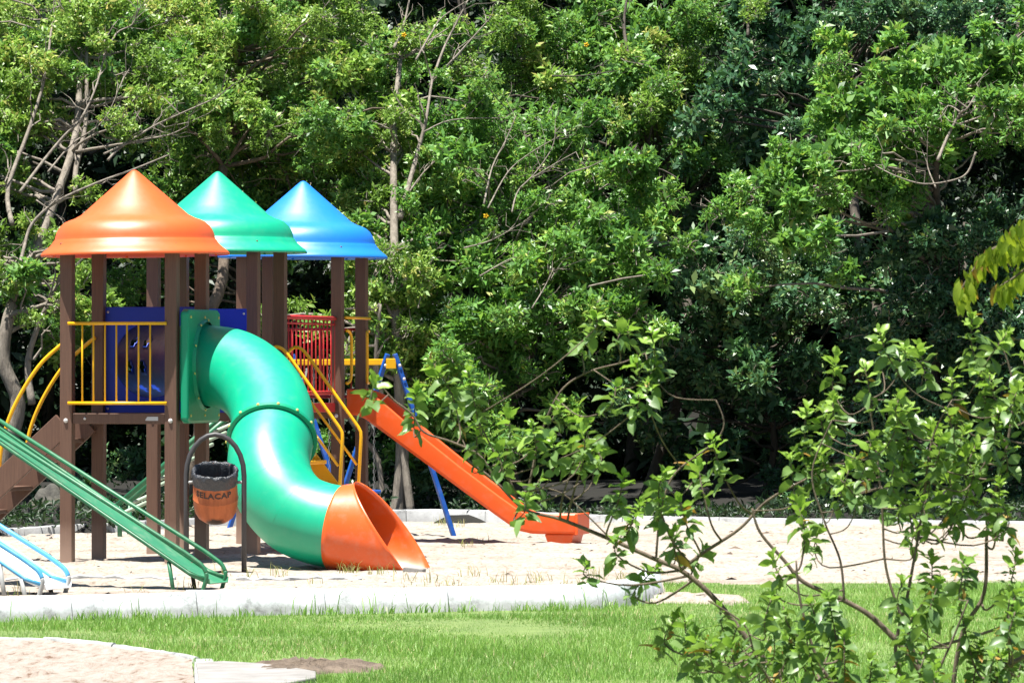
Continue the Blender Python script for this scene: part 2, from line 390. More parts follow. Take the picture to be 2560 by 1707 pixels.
def blob(name, px0, py0, px1, py1, m, zt, n=40, seed=1, skew=0):
    r = random.Random(seed); c0, c1 = (px0+px1)/2, (py0+py1)/2
    RG = (.15, .3, .45, .6, .75, .88, 1.0); n = 90
    ph = [r.uniform(0, 6.28) for _ in range(4)]; b = MB(); v = [gd(c0, c1)+Vector((0, 0, zt))]
    for ring in RG:
        for k in range(n):
            a = 2*math.pi*k/n; q = ring*(1+.12*math.sin(3*a+ph[0])+.08*math.sin(7*a+ph[1])+.05*math.sin(13*a+ph[2]))
            p = gd(c0+(px1-px0)/2*q*math.cos(a)+skew*math.sin(a), c1+(py1-py0)/2*q*math.sin(a)); p.z = (zt*(1-ring**4)+r.uniform(-.012, .016)+.012*math.sin(9*a+ring*11)*math.sin(ring*17+a*4)) if ring < .95 else -.01; v.append(p)
    f = [(0, 1+(k+1) % n, 1+k) for k in range(n)]+[(1+i*n+k, 1+i*n+(k+1) % n, 1+(i+1)*n+(k+1) % n, 1+(i+1)*n+k) for i in range(len(RG)-1) for k in range(n)]
    o = b.add(v, f).build(name, m, smooth=True); return tag(o, kind='structure')
blob('bare_earth', 600, 1654, 945, 1688, M['dirt'], .03, seed=3)
blob('bare_sand_patch', 1540, 1488, 1880, 1512, M['sand'], .03, seed=5, skew=60)

# kerbs ------------------------------------------------------------------
def kerb(name, P, wd, h0, z0, label, step, lumps=.006, seed=2, heights=None, m='kerb'):
    root = empty(name, P[0]); tag(root, label, 'kerb')
    pts = spline(P, 10); r = random.Random(seed)
    L = [0]
    for a, b in zip(pts, pts[1:]): L.append(L[-1]+(b-a).length)
    def pos(s):
        s = max(0, min(L[-1]-1e-5, s))
        for i in range(len(L)-1):
            if L[i+1] >= s:
                t = (s-L[i])/(L[i+1]-L[i]); return pts[i].lerp(pts[i+1], t)
    s = 0.0; q = 0
    while s < L[-1]-.05:
        ln = min(step*r.uniform(.85, 1.15), L[-1]-s); 
        if L[-1]-s-ln < .25: ln = L[-1]-s
        n = max(3, int(ln/.12)); dz = r.uniform(-.012, .012); b = MB(); prof = []
        for k in range(n+1):
            sc = s+.004+(ln-.008)*k/n; c = pos(sc); t = (pos(sc+.02)-pos(sc-.02)); t.z = 0; t.normalize(); nb = Vector((-t.y, t.x, 0))
            hh = h0+dz+r.uniform(-lumps, lumps)
            zt = (c.z if heights else 0)+(0 if heights else z0+hh)
            zb = -.1
            e = .011
            bt_ = .035 if wd > .12 and not heights else .01
            for (off, z) in ((-bt_*.6, zb), (bt_+r.uniform(-lumps, lumps)*.6, zt-e), (bt_+e, zt), (wd-e, zt+r.uniform(-lumps, lumps)*.5), (wd, zt-e), (wd, zb)):
                p = c+nb*off; prof.append(Vector((p.x, p.y, z))-P[0])
        f = []
        for k in range(n):
            for j in range(5): f.append((k*6+j, (k+1)*6+j, (k+1)*6+j+1, k*6+j+1))
        f += [tuple(range(6)), tuple(n*6+j for j in (5,4,3,2,1,0))]
        ob = b.add(prof, [q2[::-1] for q2 in f]).build('kerb_stone', M[m], root); shade_auto(ob, 50)
        s += ln; q += 1
    return root
kerb('kerb', KN+[KN_end], .19, .165, 0, 'long whitewashed concrete kerb along the front of the playground sand', 1.05, .0035, 4)
kerb('kerb', FKP, .14, .0, 0, 'low pale kerb between the sand and the dark trees', 1.0, .006, 9, heights=True)
pk = [gd(px, py) for px, py in ((-420, 1588), (-150, 1595), (0, 1604), (110, 1609), (250, 1622), (370, 1637), (452, 1651), (481, 1656))]
kerb('kerb', pk, .045, .04, 0, 'thin white kerb curving round the sand pit at lower left', .9, .003, 12)
pk2 = [gd(482, 1655), gd(482, 1690), gd(482, 1735), gd(482, 1790)]
kerb('kerb', pk2, .12, .018, 0, 'white kerb stone at the corner of the lower left sand pit', 3.0, .0, 13)
b = MB(); P = [gd(px, py) for px, py in ((490, 1668), (560, 1664), (690, 1672), (790, 1690), (790, 1705), (640, 1735), (500, 1740))]
b.add([p+Vector((0, 0, .03)) for p in P]+[p-Vector((0, 0, .05)) for p in P], [tuple(range(7))[::-1]]+[(i, (i+1) % 7, 7+(i+1) % 7, 7+i) for i in range(7)])
tag(b.build('concrete_slab', M['slab'], bevel=.008), 'flat pale concrete slab beside the lower left sand pit', 'slab')
# old buried kerb in the sand
for k, (xa, xb, yy, lab) in enumerate(((15, 440, 1438, 'buried white kerb edge under the two metal slides'), (590, 905, 1434, 'buried white kerb edge in front of the green tube slide'))):
    A, B = gd(xa, yy, .05), gd(xb, yy-3, .05); b = MB(); n = 14
    pts = [A.lerp(B, i/n)+Vector((0, .03*math.sin(i*1.7+k), 0)) for i in range(n+1)]
    for p in pts: p.z = sz(p.x, p.y)
    v = []
    for i, p in enumerate(pts):
        hh = .022+.010*math.sin(i*2.3)
        for off, z in ((-.04, -.05), (-.04, hh-.008), (-.03, hh), (.05, hh), (.06, -.05)): v.append(p+Vector((0, off, z)))
    f = [(i*5+j, i*5+j+1, (i+1)*5+j+1, (i+1)*5+j) for i in range(n) for j in range(4)]
    tag(b.add(v, f).build('buried_kerb', M['kerb'], smooth=False), lab, 'kerb')

# ------------------------------------------------------------------ play structure
AZ = R(12.7); OX, OY = (338-1280)/F*50.0, 50.0
play = empty('play_structure', (OX, OY, 0.0), -AZ)
tag(play, 'plastic playground set of three roofed towers with tube slide, bridge and orange slide', 'playground set')
PM = Matrix.Translation((OX, OY, 0)) @ Matrix.Rotation(-AZ, 4, 'Z'); PI_ = PM.inverted()
def loc(px, py, d): return PI_ @ at(px, py, d)
H = .465; PW = .107
TW = [(0.0, 2.645, 'orange'), (2.63, 2.72, 'green'), (5.66, 2.73, 'blue')]
roofprof = [(.0, .737), (.018, .733), (.04, .718), (.12, .648), (.25, .535), (.37, .43), (.46, .350), (.52, .318), (.565, .303), (.605, .285), (.645, .25), (.672, .205), (.686, .165), (.690, .142), (.694, .134), (.702, .127), (.713, .108), (.733, .084), (.763, .058), (.793, .036), (.810, .018), (.815, .004), (.810, -.004), (.800, -.002)]
inner = [(.785, .02), (.70, .10), (.672, .13), (.655, .20), (.6, .265), (.46, .33), (.25, .515), (.0, .70)]
deck_me = None
for ti, (wy, rz, cn) in enumerate(TW):
    rf = MB().lathe(roofprof+inner, 72).build('roof', M[cn], play, smooth=True)
    rf.location = (0, wy, rz); rf.rotation_euler = (R([0.0, 0, 0][ti]), R([-.7, .3, .4][ti]), 0)
    rf['label'] = cn+' conical plastic roof with rolled rim'
    for a in range(8):
        q = MB().lathe([(0, .012), (.010, .010), (.013, 0), (.013, -.004)], 8).build('bolt', M[cn], rf, smooth=True)
        t = 2*math.pi*(a+.5)/8; q.location = (.70*math.cos(t), .70*math.sin(t), .0)
    for sx in (-1, 1):
        for sy in (-1, 1):
            p = MB().box((0, 0, (rz+.10)/2-.05), (PW, PW, rz+.2)).build('post', M['post'], play, bevel=.007)
            p.location = (sx*H, wy+sy*H, 0)
            if sy < 0:
                bo = MB().lathe([(0, .016), (.012, .013), (.019, .004), (.02, 0)], 12).build('bolt', M['bolt'], p, smooth=True)
                bo.location = (0, -PW/2-.001, 1.225); bo.rotation_euler = (math.pi/2, 0, 0)
    ztop = 1.288
    for sy in (-1, 1):
        bm_ = MB().box((0, wy+sy*(H+.012), ztop-.045), (2*H-PW-.004, .05, .09)).build('beam', M['post'], play, bevel=.004)
        if sy < 0:
            for bx in (-.30,):
                bo = MB().lathe([(0, .012), (.008, .010), (.012, .003), (.0125, 0)], 10).build('bolt', M['bolt'], bm_, smooth=True)
                bo.location = (bx, wy-H-.013-.025, ztop-.045); bo.rotation_euler = (math.pi/2, 0, 0)
            if ti == 0:
                lb = MB().add([(.24, wy-.505, ztop-.062), (.352, wy-.505, ztop-.062), (.352, wy-.505, ztop-.028), (.258, wy-.505, ztop-.028), (.24, wy-.505, ztop-.05)], [(0,1,2,3,4)]).build('label_plate', M['label'], bm_)
    for sx in (-1, 1):
        MB().box((sx*(H+.012), wy, ztop-.045), (.05, 2*H-PW-.004, .09)).build('beam', M['post'], play, bevel=.004)
    for k in range(7):
        o = MB().box((0, 0, 0), (.116, 2*H-.07, .03)).build('deck_plank', M['post'], play, bevel=.003); o.location = (-.366+k*.122, wy, ztop-.02)
# front railing of the orange tower
fr = MB().tube([(-.44, -.537, 2.055), (.435, -.537, 2.055)], .0145, 12).build('railing', M['yellow'], play, smooth=True)
MB().tube([(-.44, -.537, 1.375), (.435, -.537, 1.375)], .0145, 12).build('rail', M['yellow'], fr, smooth=True)
for px in (216, 244, 273, 301.5, 328, 357, 386):
    MB().tube([(0, 0, 1.385), (0, 0, 2.045)], .0085, 8).build('baluster', M['yellow'], fr, smooth=True).location = ((px-304)/282, -.537, 0)
# tunnel panels and tunnel
def hole_panel(wd, ht, r, th, n=64):
    v = []; f = []
    for y in (-th/2, th/2):
        for k in range(n):
            a = 2*math.pi*(k+.5)/n; c, s = math.cos(a), math.sin(a); q = 1/max(abs(c)/(wd/2), abs(s)/(ht/2))
            v.append((r*c, y, r*s)); v.append((q*c, y, q*s))
    for k in range(n):
        j = (k+1) % n; A, B, C, D = 2*k, 2*k+1, 2*j+1, 2*j; o = 2*n
        f += [(A, D, C, B), (A+o, B+o, C+o, D+o), (A, A+o, D+o, D), (B, C, C+o, B+o)]
    b = MB().add(v, f); return b
tcz = 1.735
for wy, sgn in ((.50, 1), (2.63-.50, -1)):
    p = hole_panel(.86, .93, .325, .035).build('tunnel_panel', M['royal'], play, bevel=.006); p.location = (0, wy, 1.742)
    for bx in (-.39, .39):
        for bz in (-.42, .42):
            bo = MB().lathe([(0, .008), (.009, .006), (.011, 0)], 8).build('bolt', M['bolt'], p, smooth=True); bo.location = (bx, -.018, bz); bo.rotation_euler = (math.pi/2, 0, 0)
# tunnel wall with oval ports
n, m2 = 64, 44; y0, y1 = .515, 2.115; v = []; f = []
for i in range(m2+1):
    for k in range(n):
        a = 2*math.pi*k/n; v.append((.34*math.cos(a), y0+(y1-y0)*i/m2, .34*math.sin(a)))
ports = [(pa, py) for pa in (R(-8), R(188), R(30), R(150)) for py in (.95, 1.35)]
for i in range(m2):
    for k in range(n):
        a = 2*math.pi*(k+.5)/n; yy = y0+(y1-y0)*(i+.5)/m2; hit = False
        for pa, py in ports:
            da = (a-pa+math.pi) % (2*math.pi)-math.pi
            if (da*.34/.045)**2+((yy-py)/.10)**2 < 1: hit = True
        if not hit: f.append((i*n+k, i*n+(k+1) % n, (i+1)*n+(k+1) % n, (i+1)*n+k))
tn = MB().add(v, f).build('tunnel', M['tunnel'], play, smooth=True); tn.location = (0, 0, tcz)
sm = tn.modifiers.new('thick', 'SOLIDIFY'); sm.thickness = .012; sm.offset = 0

# green entry panel and tube slide
ep = hole_panel(1.02, .975, .345, .075).build('slide_entry_panel', M['green_dark'], play, bevel=.022, seg=3); ep.location = (.575, .03, 1.690); ep.rotation_euler = (0, 0, R(90))
for bx in (-.44, .0, .44):
    for bz in (-.42, .42):
        bo = MB().lathe([(0, .01), (.010, .008), (.013, 0)], 8).build('bolt', M['brassbolt'], ep, smooth=True); bo.location = (bx, -.039, bz); bo.rotation_euler = (math.pi/2, 0, 0)
PT = [loc(455, 914, 50.02), loc(520, 914, 49.97), loc(590, 928, 49.80), loc(648, 972, 49.52), loc(680, 1036, 49.18), loc(680, 1100, 48.86), loc(672, 1160, 48.60), loc(690, 1226, 48.38), loc(736, 1280, 48.26), loc(792, 1306, 48.19), loc(848, 1318, 48.13)]
cl = spline(PT, 12)
ring_i = 5*12
def tube_shell(pts, r, name, m, parent, n=56, grow=None):
    t = [(pts[min(i+1, len(pts)-1)]-pts[max(i-1, 0)]).normalized() for i in range(len(pts))]
    o = MB().tube(pts, r, n, caps=False).build(name, m, parent, smooth=True)
    s = o.modifiers.new('thick', 'SOLIDIFY'); s.thickness = .014; s.offset = -1; return o
r0 = .350
slide = tube_shell(cl[1:ring_i+1], r0, 'tube_slide', M['green'], play)
slide['label'] = 'curved green tube slide with orange exit'
low = tube_shell(cl[ring_i:], r0-.004, 'lower_tube', M['green'], slide)
for si in (84, 97):
    t_ = (cl[si+1]-cl[si-1]).normalized(); sm_ = MB().tube([cl[si]-t_*.006, cl[si], cl[si]+t_*.006], [r0-.006, r0-.0022, r0-.006], 64, False).build('seam', M['green'], slide, smooth=True)
tdir = (cl[ring_i+1]-cl[ring_i-1]).normalized()
fl = MB().tube([cl[ring_i]-tdir*.020, cl[ring_i]-tdir*.018, cl[ring_i]+tdir*.018, cl[ring_i]+tdir*.020], [r0+.004, r0+.032, r0+.032, r0+.0], 64, False).build('flange', M['green_dark'], slide)  # darker green puts the shadow below the lip into the flange colour
shade_auto(fl, 30)
nn = tdir.orthogonal().normalized(); bb = tdir.cross(nn)
for k in range(14):
    a = 2*math.pi*k/14; p = cl[ring_i]+(nn*math.cos(a)+bb*math.sin(a))*(r0+.034)
    bo = MB().lathe([(0, .012), (.010, .009), (.014, 0)], 8).build('bolt', M['brassbolt'], slide, smooth=True)
    bo.location = p; bo.rotation_euler = ((nn*math.cos(a)+bb*math.sin(a))).to_track_quat('Z', 'Y').to_euler()
col2 = MB().tube([Vector((.60, .03, tcz-.035)), Vector((.64, .03, tcz-.035))], [.40, .372], 56, False).build('collar', M['green_dark'], slide, smooth=True)
for k in range(10):
    a = 2*math.pi*(k+.3)/10
    bo = MB().lathe([(0, .010), (.009, .008), (.012, 0)], 8).build('bolt', M['brassbolt'], slide, smooth=True); bo.location = (.632, .03+.388*math.cos(a), tcz-.035+.388*math.sin(a)); bo.rotation_euler = (0, R(70), 0)
# orange exit: flared tube cut by a slanting plane
C0 = cl[-1]; ax = (cl[-1]-cl[-2]).normalized(); up = (Vector((0,0,1))-ax*ax.z).normalized(); sd_ = up.cross(ax)
n = 72; rings = 14; v = []; f = []
def exit_pt(k, q, dr):
    a = 2*math.pi*k/n; hgt = math.cos(a); L = .10+((1-hgt)/2)**.9*.83
    L = L*(1-.0*hgt); t = q*L; r = r0+.006+dr+.05*q*max(0, -hgt)*.5+.035*q
    if q > .93: r += .012*((q-.93)/.07)
    return C0+ax*(t-.02)+(up*hgt*r+sd_*math.sin(a)*r)
for i in range(rings+1):
    for k in range(n): v.append(exit_pt(k, i/rings, 0))
for i in range(rings, -1, -1):
    for k in range(n): v.append(exit_pt(k, i/rings, -.017))
tot = 2*(rings+1)
for i in range(tot):
    for k in range(n): f.append((i*n+k, i*n+(k+1) % n, ((i+1) % tot)*n+(k+1) % n, ((i+1) % tot)*n+k))
ex = MB().add(v, [q[::-1] for q in f]).build('slide_exit', M['mouth'], slide, smooth=True); ex['label'] = 'orange scoop-shaped exit of the tube slide'
bs = MB().box((0, 0, .0), (.36, .42, .12)).build('exit_foot', M['mouth'], slide, bevel=.03); pz = C0+ax*.22; bs.location = (pz.x, pz.y, -.045)

# bridge with red railings
bt = 2.145
for k in range(15):
    o = MB().box((0, 0, 0), (.80, .125, .03)).build('bridge_plank', M['post'], play, bevel=.003); o.location = (0, 3.16+k*.139, 1.33)
for sx in (-1, 1):
    MB().box((sx*.43, 4.145, 1.305), (.05, 2.1, .085)).build('bridge_beam', M['red'], play, bevel=.004)
    br = MB().tube([(sx*.45, 3.07, bt), (sx*.45, 5.22, bt)], .021, 10).build('railing', M['red'], play, smooth=True)
    MB().tube([(sx*.45, 3.07, 1.445), (sx*.45, 5.22, 1.445)], .021, 10).build('rail', M['red'], br, smooth=True)
    MB().tube([(sx*.45, 3.07, bt-.055), (sx*.45, 5.22, bt-.055)], .010, 8).build('rail', M['red'], br, smooth=True)
    for k in range(15):
        MB().tube([(0, 0, 1.45), (0, 0, bt)], .0085, 6).build('baluster', M['red'], br, smooth=True).location = (sx*.45, 3.16+k*.142, 0)
# yellow stair on the right of the green tower
for wy in (2.30, 2.98):
    pts = [(.525, wy, 1.62), (.535, wy, 1.72), (.575, wy, 1.82), (.635, wy, 1.865), (.70, wy, 1.845), (.76, wy, 1.78), (1.225, wy, 1.145), (1.25, wy, 1.10), (1.255, wy, 1.05), (1.19, wy, -.08)]
    hr = MB().tube(spline(pts[:6], 4)[:-1]+[Vector(p) for p in pts[5:]], .0155, 10).build('handrail', M['yellow'], play, smooth=True)
    MB().tube([(.53, wy, 1.70-.0), (1.215, wy, .80)], .013, 8).build('rail', M['yellow'], hr, smooth=True)
    MB().beam((.53, wy, 1.18), (1.47, wy, -.04), .03, .14).build('stringer', M['yellow'], play, bevel=.004)
for k in range(5):
    zt = 1.06-k*.235; uu = .53+(1.18-zt)/1.22*.94
    MB().box((uu+.04, 2.64, zt), (.19, .64, .035)).build('tread', M['yellow'], play, bevel=.005)
# blue tower: top bar and loop handles at the orange slide
MB().tube([(.545, 5.66-H, 2.155), (.545, 5.66+H, 2.155)], .0145, 10).build('top_bar', M['yellow'], play, smooth=True)
for wy, s in ((5.66-.41, 1), (5.66+.41, -1)):
    pts = [(.545, wy-.02*s, 2.03), (.545, wy+.03*s, 2.03), (.555, wy+.09*s, 2.00), (.56, wy+.105*s, 1.92), (.56, wy+.105*s, 1.66), (.555, wy+.09*s, 1.57), (.545, wy+.03*s, 1.535), (.545, wy-.02*s, 1.535)]
    MB().tube(spline(pts, 4), .0145, 10).build('hand_loop', M['yellow'], play, smooth=True)
# orange open chute
def chute_section(u, z, wd, ht, ang, th=.016):
    nx, nz = math.sin(ang), math.cos(ang); pts = []
    outer = [(-wd, ht), (-wd-.014, ht-.002), (-wd-.022, ht-.012), (-wd-.022, ht*.5), (-wd-.016, .012), (-wd+.012, -.014), (wd-.012, -.014), (wd+.016, .012), (wd+.022, ht*.5), (wd+.022, ht-.012), (wd+.014, ht-.002), (wd, ht)]
    innr = [(wd-.012, ht-.014), (wd-.014, .05), (wd-.06, .008), (-wd+.06, .008), (-wd+.014, .05), (-wd+.012, ht-.014)]
    return [Vector((u+q*nx, p, z+q*nz)) for p, q in outer+innr]
path = [(.50, 1.245, 0), (.60, 1.24, R(8)), (.68, 1.205, R(25)), (.80, 1.12, R(35.5)), (1.1, .906, R(35.5)), (1.5, .62, R(35.5)), (1.9, .335, R(35.5)), (2.08, .212, R(33)), (2.19, .150, R(20)), (2.30, .128, R(5)), (2.5, .122, 0), (2.72, .120, 0)]
v = []; f = []; hts = [.235, .235, .23, .215, .185, .165, .16, .16, .165, .17, .175, .18]
for (u, z, a), h in zip(path, hts): v += [q+Vector((0, 5.66, 0)) for q in chute_section(u, z, .235, h, a)]
ns = 18
for i in range(len(path)-1):
    for k in range(ns): f.append((i*ns+k, (i+1)*ns+k, (i+1)*ns+(k+1) % ns, i*ns+(k+1) % ns))
f += [tuple(range(ns)), tuple((len(path)-1)*ns+k for k in range(ns-1, -1, -1))]
ch = MB().add(v, f).build('open_slide', M['chute'], play, bevel=.004); shade_auto(ch, 40); ch['label'] = 'long orange open chute slide'
ft = MB(); 
ft.add([(2.42, 5.42, .11), (2.70, 5.42, .11), (2.70, 5.90, .11), (2.42, 5.90, .11), (2.48, 5.45, -.06), (2.66, 5.45, -.06), (2.66, 5.87, -.06), (2.48, 5.87, -.06)], [(0,1,2,3), (7,6,5,4), (0,4,5,1), (1,5,6,2), (2,6,7,3), (3,7,4,0)])
ft.build('slide_foot', M['chute'], ch, bevel=.012)
MB().box((2.735, 5.66, .205), (.03, .53, .20)).build('end_panel', M['chute'], ch, bevel=.006)
# brown stair and arched handrails on the left of the orange tower
for wy in (-.36, .36):
    MB().beam((-.53, wy, 1.20), (-2.02, wy, -.14), .045, .20).build('stringer', M['post'], play, bevel=.005)
    pts = [(-.465, wy, 1.94), (-.54, wy, 1.885), (-.72, wy, 1.73), (-.86, wy, 1.545), (-.98, wy, 1.335), (-1.06, wy, 1.13), (-1.10, wy, .92), (-1.11, wy, .74)]
    MB().tube(spline(pts, 5), .0175, 10).build('arched_handrail', M['yellow'], play, smooth=True)
for k in range(6):
    t = (k+.6)/6.3
    MB().box((-.53-1.45*t, 0, 1.17-1.30*t), (.20, .67, .035)).build('tread', M['post'], play, bevel=.004)
# blue tower left side rail and back rails
for (wy, name) in ((5.66+.51, 'back'),):
    rl = MB().tube([(-.44, wy, 2.05), (.44, wy, 2.05)], .0145, 8).build('railing', M['red'], play, smooth=True)
    MB().tube([(-.44, wy, 1.40), (.44, wy, 1.40)], .0145, 8).build('rail', M['red'], rl, smooth=True)
    for k in range(8): MB().tube([(0, 0, 1.4), (0, 0, 2.05)], .0085, 6).build('baluster', M['red'], rl, smooth=True).location = (-.35+k*.1, wy, 0)

# ------------------------------------------------------------------ free-standing metal slides
def metal_slide(name, label, foot_px, foot_py, ang, slope, length, wd, m_rail, m_bed, m_end, leg_mats, rr=.016, wall=.07):
    p0 = gs(foot_px, foot_py); root = empty(name, p0, -ang); tag(root, label, 'slide')
    # local x points downhill, y away from the camera; the near foot is the origin
    ca, sa = math.cos(slope), math.sin(slope)
    e = (.03, 0, .075)
    top = (-length*ca, 0, .075+length*sa)
    bed = MB(); secs = [(.06, .055), (.02, .065), (-.10, .115), (-length*ca, .115+(length*ca-.10)*math.tan(slope))]; v = []
    for x, z in secs: v += [(x, .0, z+wall*.55), (x, .012, z), (x, wd-.012, z), (x, wd, z+wall*.55)]
    f = [(i*4+j, i*4+j+1, (i+1)*4+j+1, (i+1)*4+j) for i in range(3) for j in range(3)]
    bd = bed.add(v, f).build('slide_bed', m_bed, root); s = bd.modifiers.new('thick', 'SOLIDIFY'); s.thickness = .008
    for y in (0, wd):
        hgt = .15; ts2 = math.tan(slope-R(2.0))
        pts = [Vector((-length*ca, y, .115+hgt+(length*ca-.10)*ts2)), Vector((-.14, y, .115+hgt+.04*ts2)), Vector((-.06, y, .235)), Vector((.005, y, .185)), Vector((.035, y, .125)), Vector((.028, y, .07)), Vector((-.02, y, -.08))]
        sp = [pts[0]]+spline(pts[1:], 6)
        rl = MB().tube(sp[:-13], rr, 10).build('handrail', m_rail, root, smooth=True)
        MB().tube(sp[-14:], rr*.98, 10).build('foot_pipe', m_end, rl, smooth=True)
        MB().tube([(-length*ca, y, .13+(length*ca-.10)*math.tan(slope)), (-.10, y, .13), (.03, y, .09)], rr*.85, 8).build('edge_pipe', m_rail, root, smooth=True)
        MB().tube([(-length*ca, y, .10+(length*ca-.10)*math.tan(slope)), (-length*ca-.10, y, 0)], rr, 8).build('leg', m_rail, root, smooth=True)
    for (lx, y, m_) in leg_mats:
        z = .11-(lx+.10)*math.tan(slope); MB().tube([(lx, y, z), (lx+.05, y, -.08)], rr, 8).build('leg', m_, root, smooth=True)
    nst = 6
    for k in range(nst):
        t = (k+.6)/nst; MB().tube([(-length*ca-.10-.5*(1-t), 0, t*(length*sa)), (-length*ca-.10-.5*(1-t), wd, t*(length*sa))], rr*.8, 8).build('rung', m_rail, root, smooth=True)
    for y in (0, wd): MB().tube([(-length*ca-.62, y, -.05), (-length*ca-.08, y, length*sa+.05), (-length*ca-.02, y, length*sa+.55), (-length*ca+.02, y, .33+(length*ca-.10)*math.tan(slope))], rr, 8).build('ladder_rail', m_rail, root, smooth=True)
    return root
metal_slide('metal_slide', 'green painted metal slide sloping down in front of the orange-roofed tower', 505, 1476, R(17), R(32.5), 2.9, .42, M['greensteel'], M['greenbed'], M['greensteel'], [(-.27, .01, M['greensteel']), (-.24, .40, M['rust'])], .0165)
metal_slide('metal_slide', 'white metal slide with sky blue pipe rails at the left edge', 95, 1491, R(17), R(32), 2.5, .52, M['skyblue'], M['whitebed'], M['galv'], [(-.13, .0, M['galv']), (-.30, .0, M['galv']), (-.12, .50, M['rust'])], .018)

# green ladder standing behind the towers
root = empty('climbing_ladder', (gd(300, 1348).x, 56.8, .05), -R(6)); tag(root, 'dark green ladder frame with pale worn rungs behind the towers', 'ladder')
LA, LB = Vector((0, 0, .28)), Vector((1.22, 0, 1.34))
for y in (0, .55):
    MB().tube([LA+Vector((-.03, y, 0)), LB+Vector((0, y, 0))], .028, 8).build('side_rail', M['greensteel'], root, smooth=True)
for k in range(9):
    p = LA.lerp(LB, (k+.6)/9.2)-Vector((0, 0, .10)); MB().tube([p+Vector((-.07, .0, -.05)), p+Vector((.09, .53, .05))], .020, 8).build('rung', M['palegreen'], root, smooth=True)
for x, z in ((.0, .28), (1.18, 1.3)):
    for y in (0, .55): MB().tube([(x, y, z), (x, y, -.1)], .024, 8).build('leg', M['greensteel'], root, smooth=True)

# ------------------------------------------------------------------ swing set
apex = at(978, 905, 57.3); foot = at(1137, 1345, 57.2)
sroot = empty('swing_set', (foot.x, foot.y, 0)); tag(sroot, 'swing set with blue legs and a yellow beam behind the blue-roofed tower', 'swing set')
def sl(p): return Vector(p)-Vector((foot.x, foot.y, 0))
bd = Vector((-.42, .90, 0)).normalized(); pd = Vector((.93, -.14, 0)).normalized(); BL = 2.6
for t in (0, BL):
    base = apex+bd*t
    for sgn, spread in ((1, .66), (-1, .66)):
        a = base+pd*sgn*.035+Vector((0, 0, .08)); e = base+pd*sgn*spread; e.z = -.08
        lg = MB().beam(sl(a), sl(e), .044, .05, up=bd).build('leg', M['navy_steel'], sroot, bevel=.008)
        for dz in (.06, -.08):
            q = a.lerp(e, .06 if dz > 0 else .13); bo = MB().lathe([(0, .010), (.012, .008), (.017, 0)], 8).build('bolt', M['bolt'], lg, smooth=True); bo.location = sl(q)-bd*.036; bo.rotation_euler = (-bd).to_track_quat('Z', 'Y').to_euler()
    MB().box(sl(base)-Vector((0, 0, .015)), (.10, .07, .10)).build('bracket', M['yellow'], sroot, bevel=.006)
MB().beam(sl(apex), sl(apex+bd*BL), .062, .062).build('beam', M['yellow'], sroot, bevel=.008)
for t in (.62, 1.75):
    c = apex+bd*t; seat = empty('hanging_swing', (c.x, c.y, .45)); tag(seat, 'blue swing seat hanging on chains '+('nearest the free end of the yellow beam' if t < 1 else 'at the far end of the yellow beam'), 'swing', 'hanging swing seats')
    MB().box((0, 0, .0), (.18, .42, .035), Matrix.Rotation(R(20), 3, 'Z')).build('seat', M['navy_steel'], seat, bevel=.012)
    for sgn in (-1, 1):
        p = bd*sgn*.2; v = []; b = MB()
        n = 34; ln = apex.z-.04-.45
        for k in range(n):
            z0 = ln*k/n; z1 = ln*(k+1)/n; o = .008
            qx = Vector((o, 0, 0)) if k % 2 else Vector((0, o, 0))
            b.tube([p+qx+Vector((0, 0, z0)), p+qx+Vector((0, 0, z1))], .0035, 4); b.tube([p-qx+Vector((0, 0, z0)), p-qx+Vector((0, 0, z1))], .0035, 4)
        tag(b.build('chain', M['chain'], seat), kind='stuff')

# ------------------------------------------------------------------ litter bin
bp = gd(538, 1434)
br = empty('litter_bin', (bp.x, bp.y, 0)); tag(br, 'orange plastic litter bin with black liner hung in a black steel hoop', 'litter bin')
k_ = 47.4/F
hoop = [Vector((-.235, 0, -.12)), Vector((-.235, 0, .62))]
for a in range(13):
    t = math.pi-math.pi*a/12; hoop.append(Vector((.235*math.cos(t), 0, .80+.34*math.sin(t)*.98)))
hoop += [Vector((.235, 0, .62)), Vector((.235, 0, -.12))]
MB().tube(hoop, .021, 12).build('hoop', M['black_steel'], br, smooth=True)
tilt = R(22)
bk = MB(); prof = [(.0, .0), (.05, .004), (.10, .022), (.145, .058), (.170, .105), (.180, .16), (.182, .215), (.186, .218), (.186, .226), (.183, .229), (.181, .30), (.178, .38), (.176, .42), (.174, .44), (.174, .455), (.168, .455), (.166, .44), (.168, .25), (.16, .12), (.10, .04), (.0, .02)]
bk_o = bk.lathe(prof, 56).build('bucket', M['bin'], br, smooth=True)
bk_o.rotation_euler = (tilt, 0, 0)
piv = Vector((0, 0, .735)); rel = Matrix.Rotation(tilt, 3, 'X') @ Vector((0, 0, .345)); bk_o.location = piv-rel
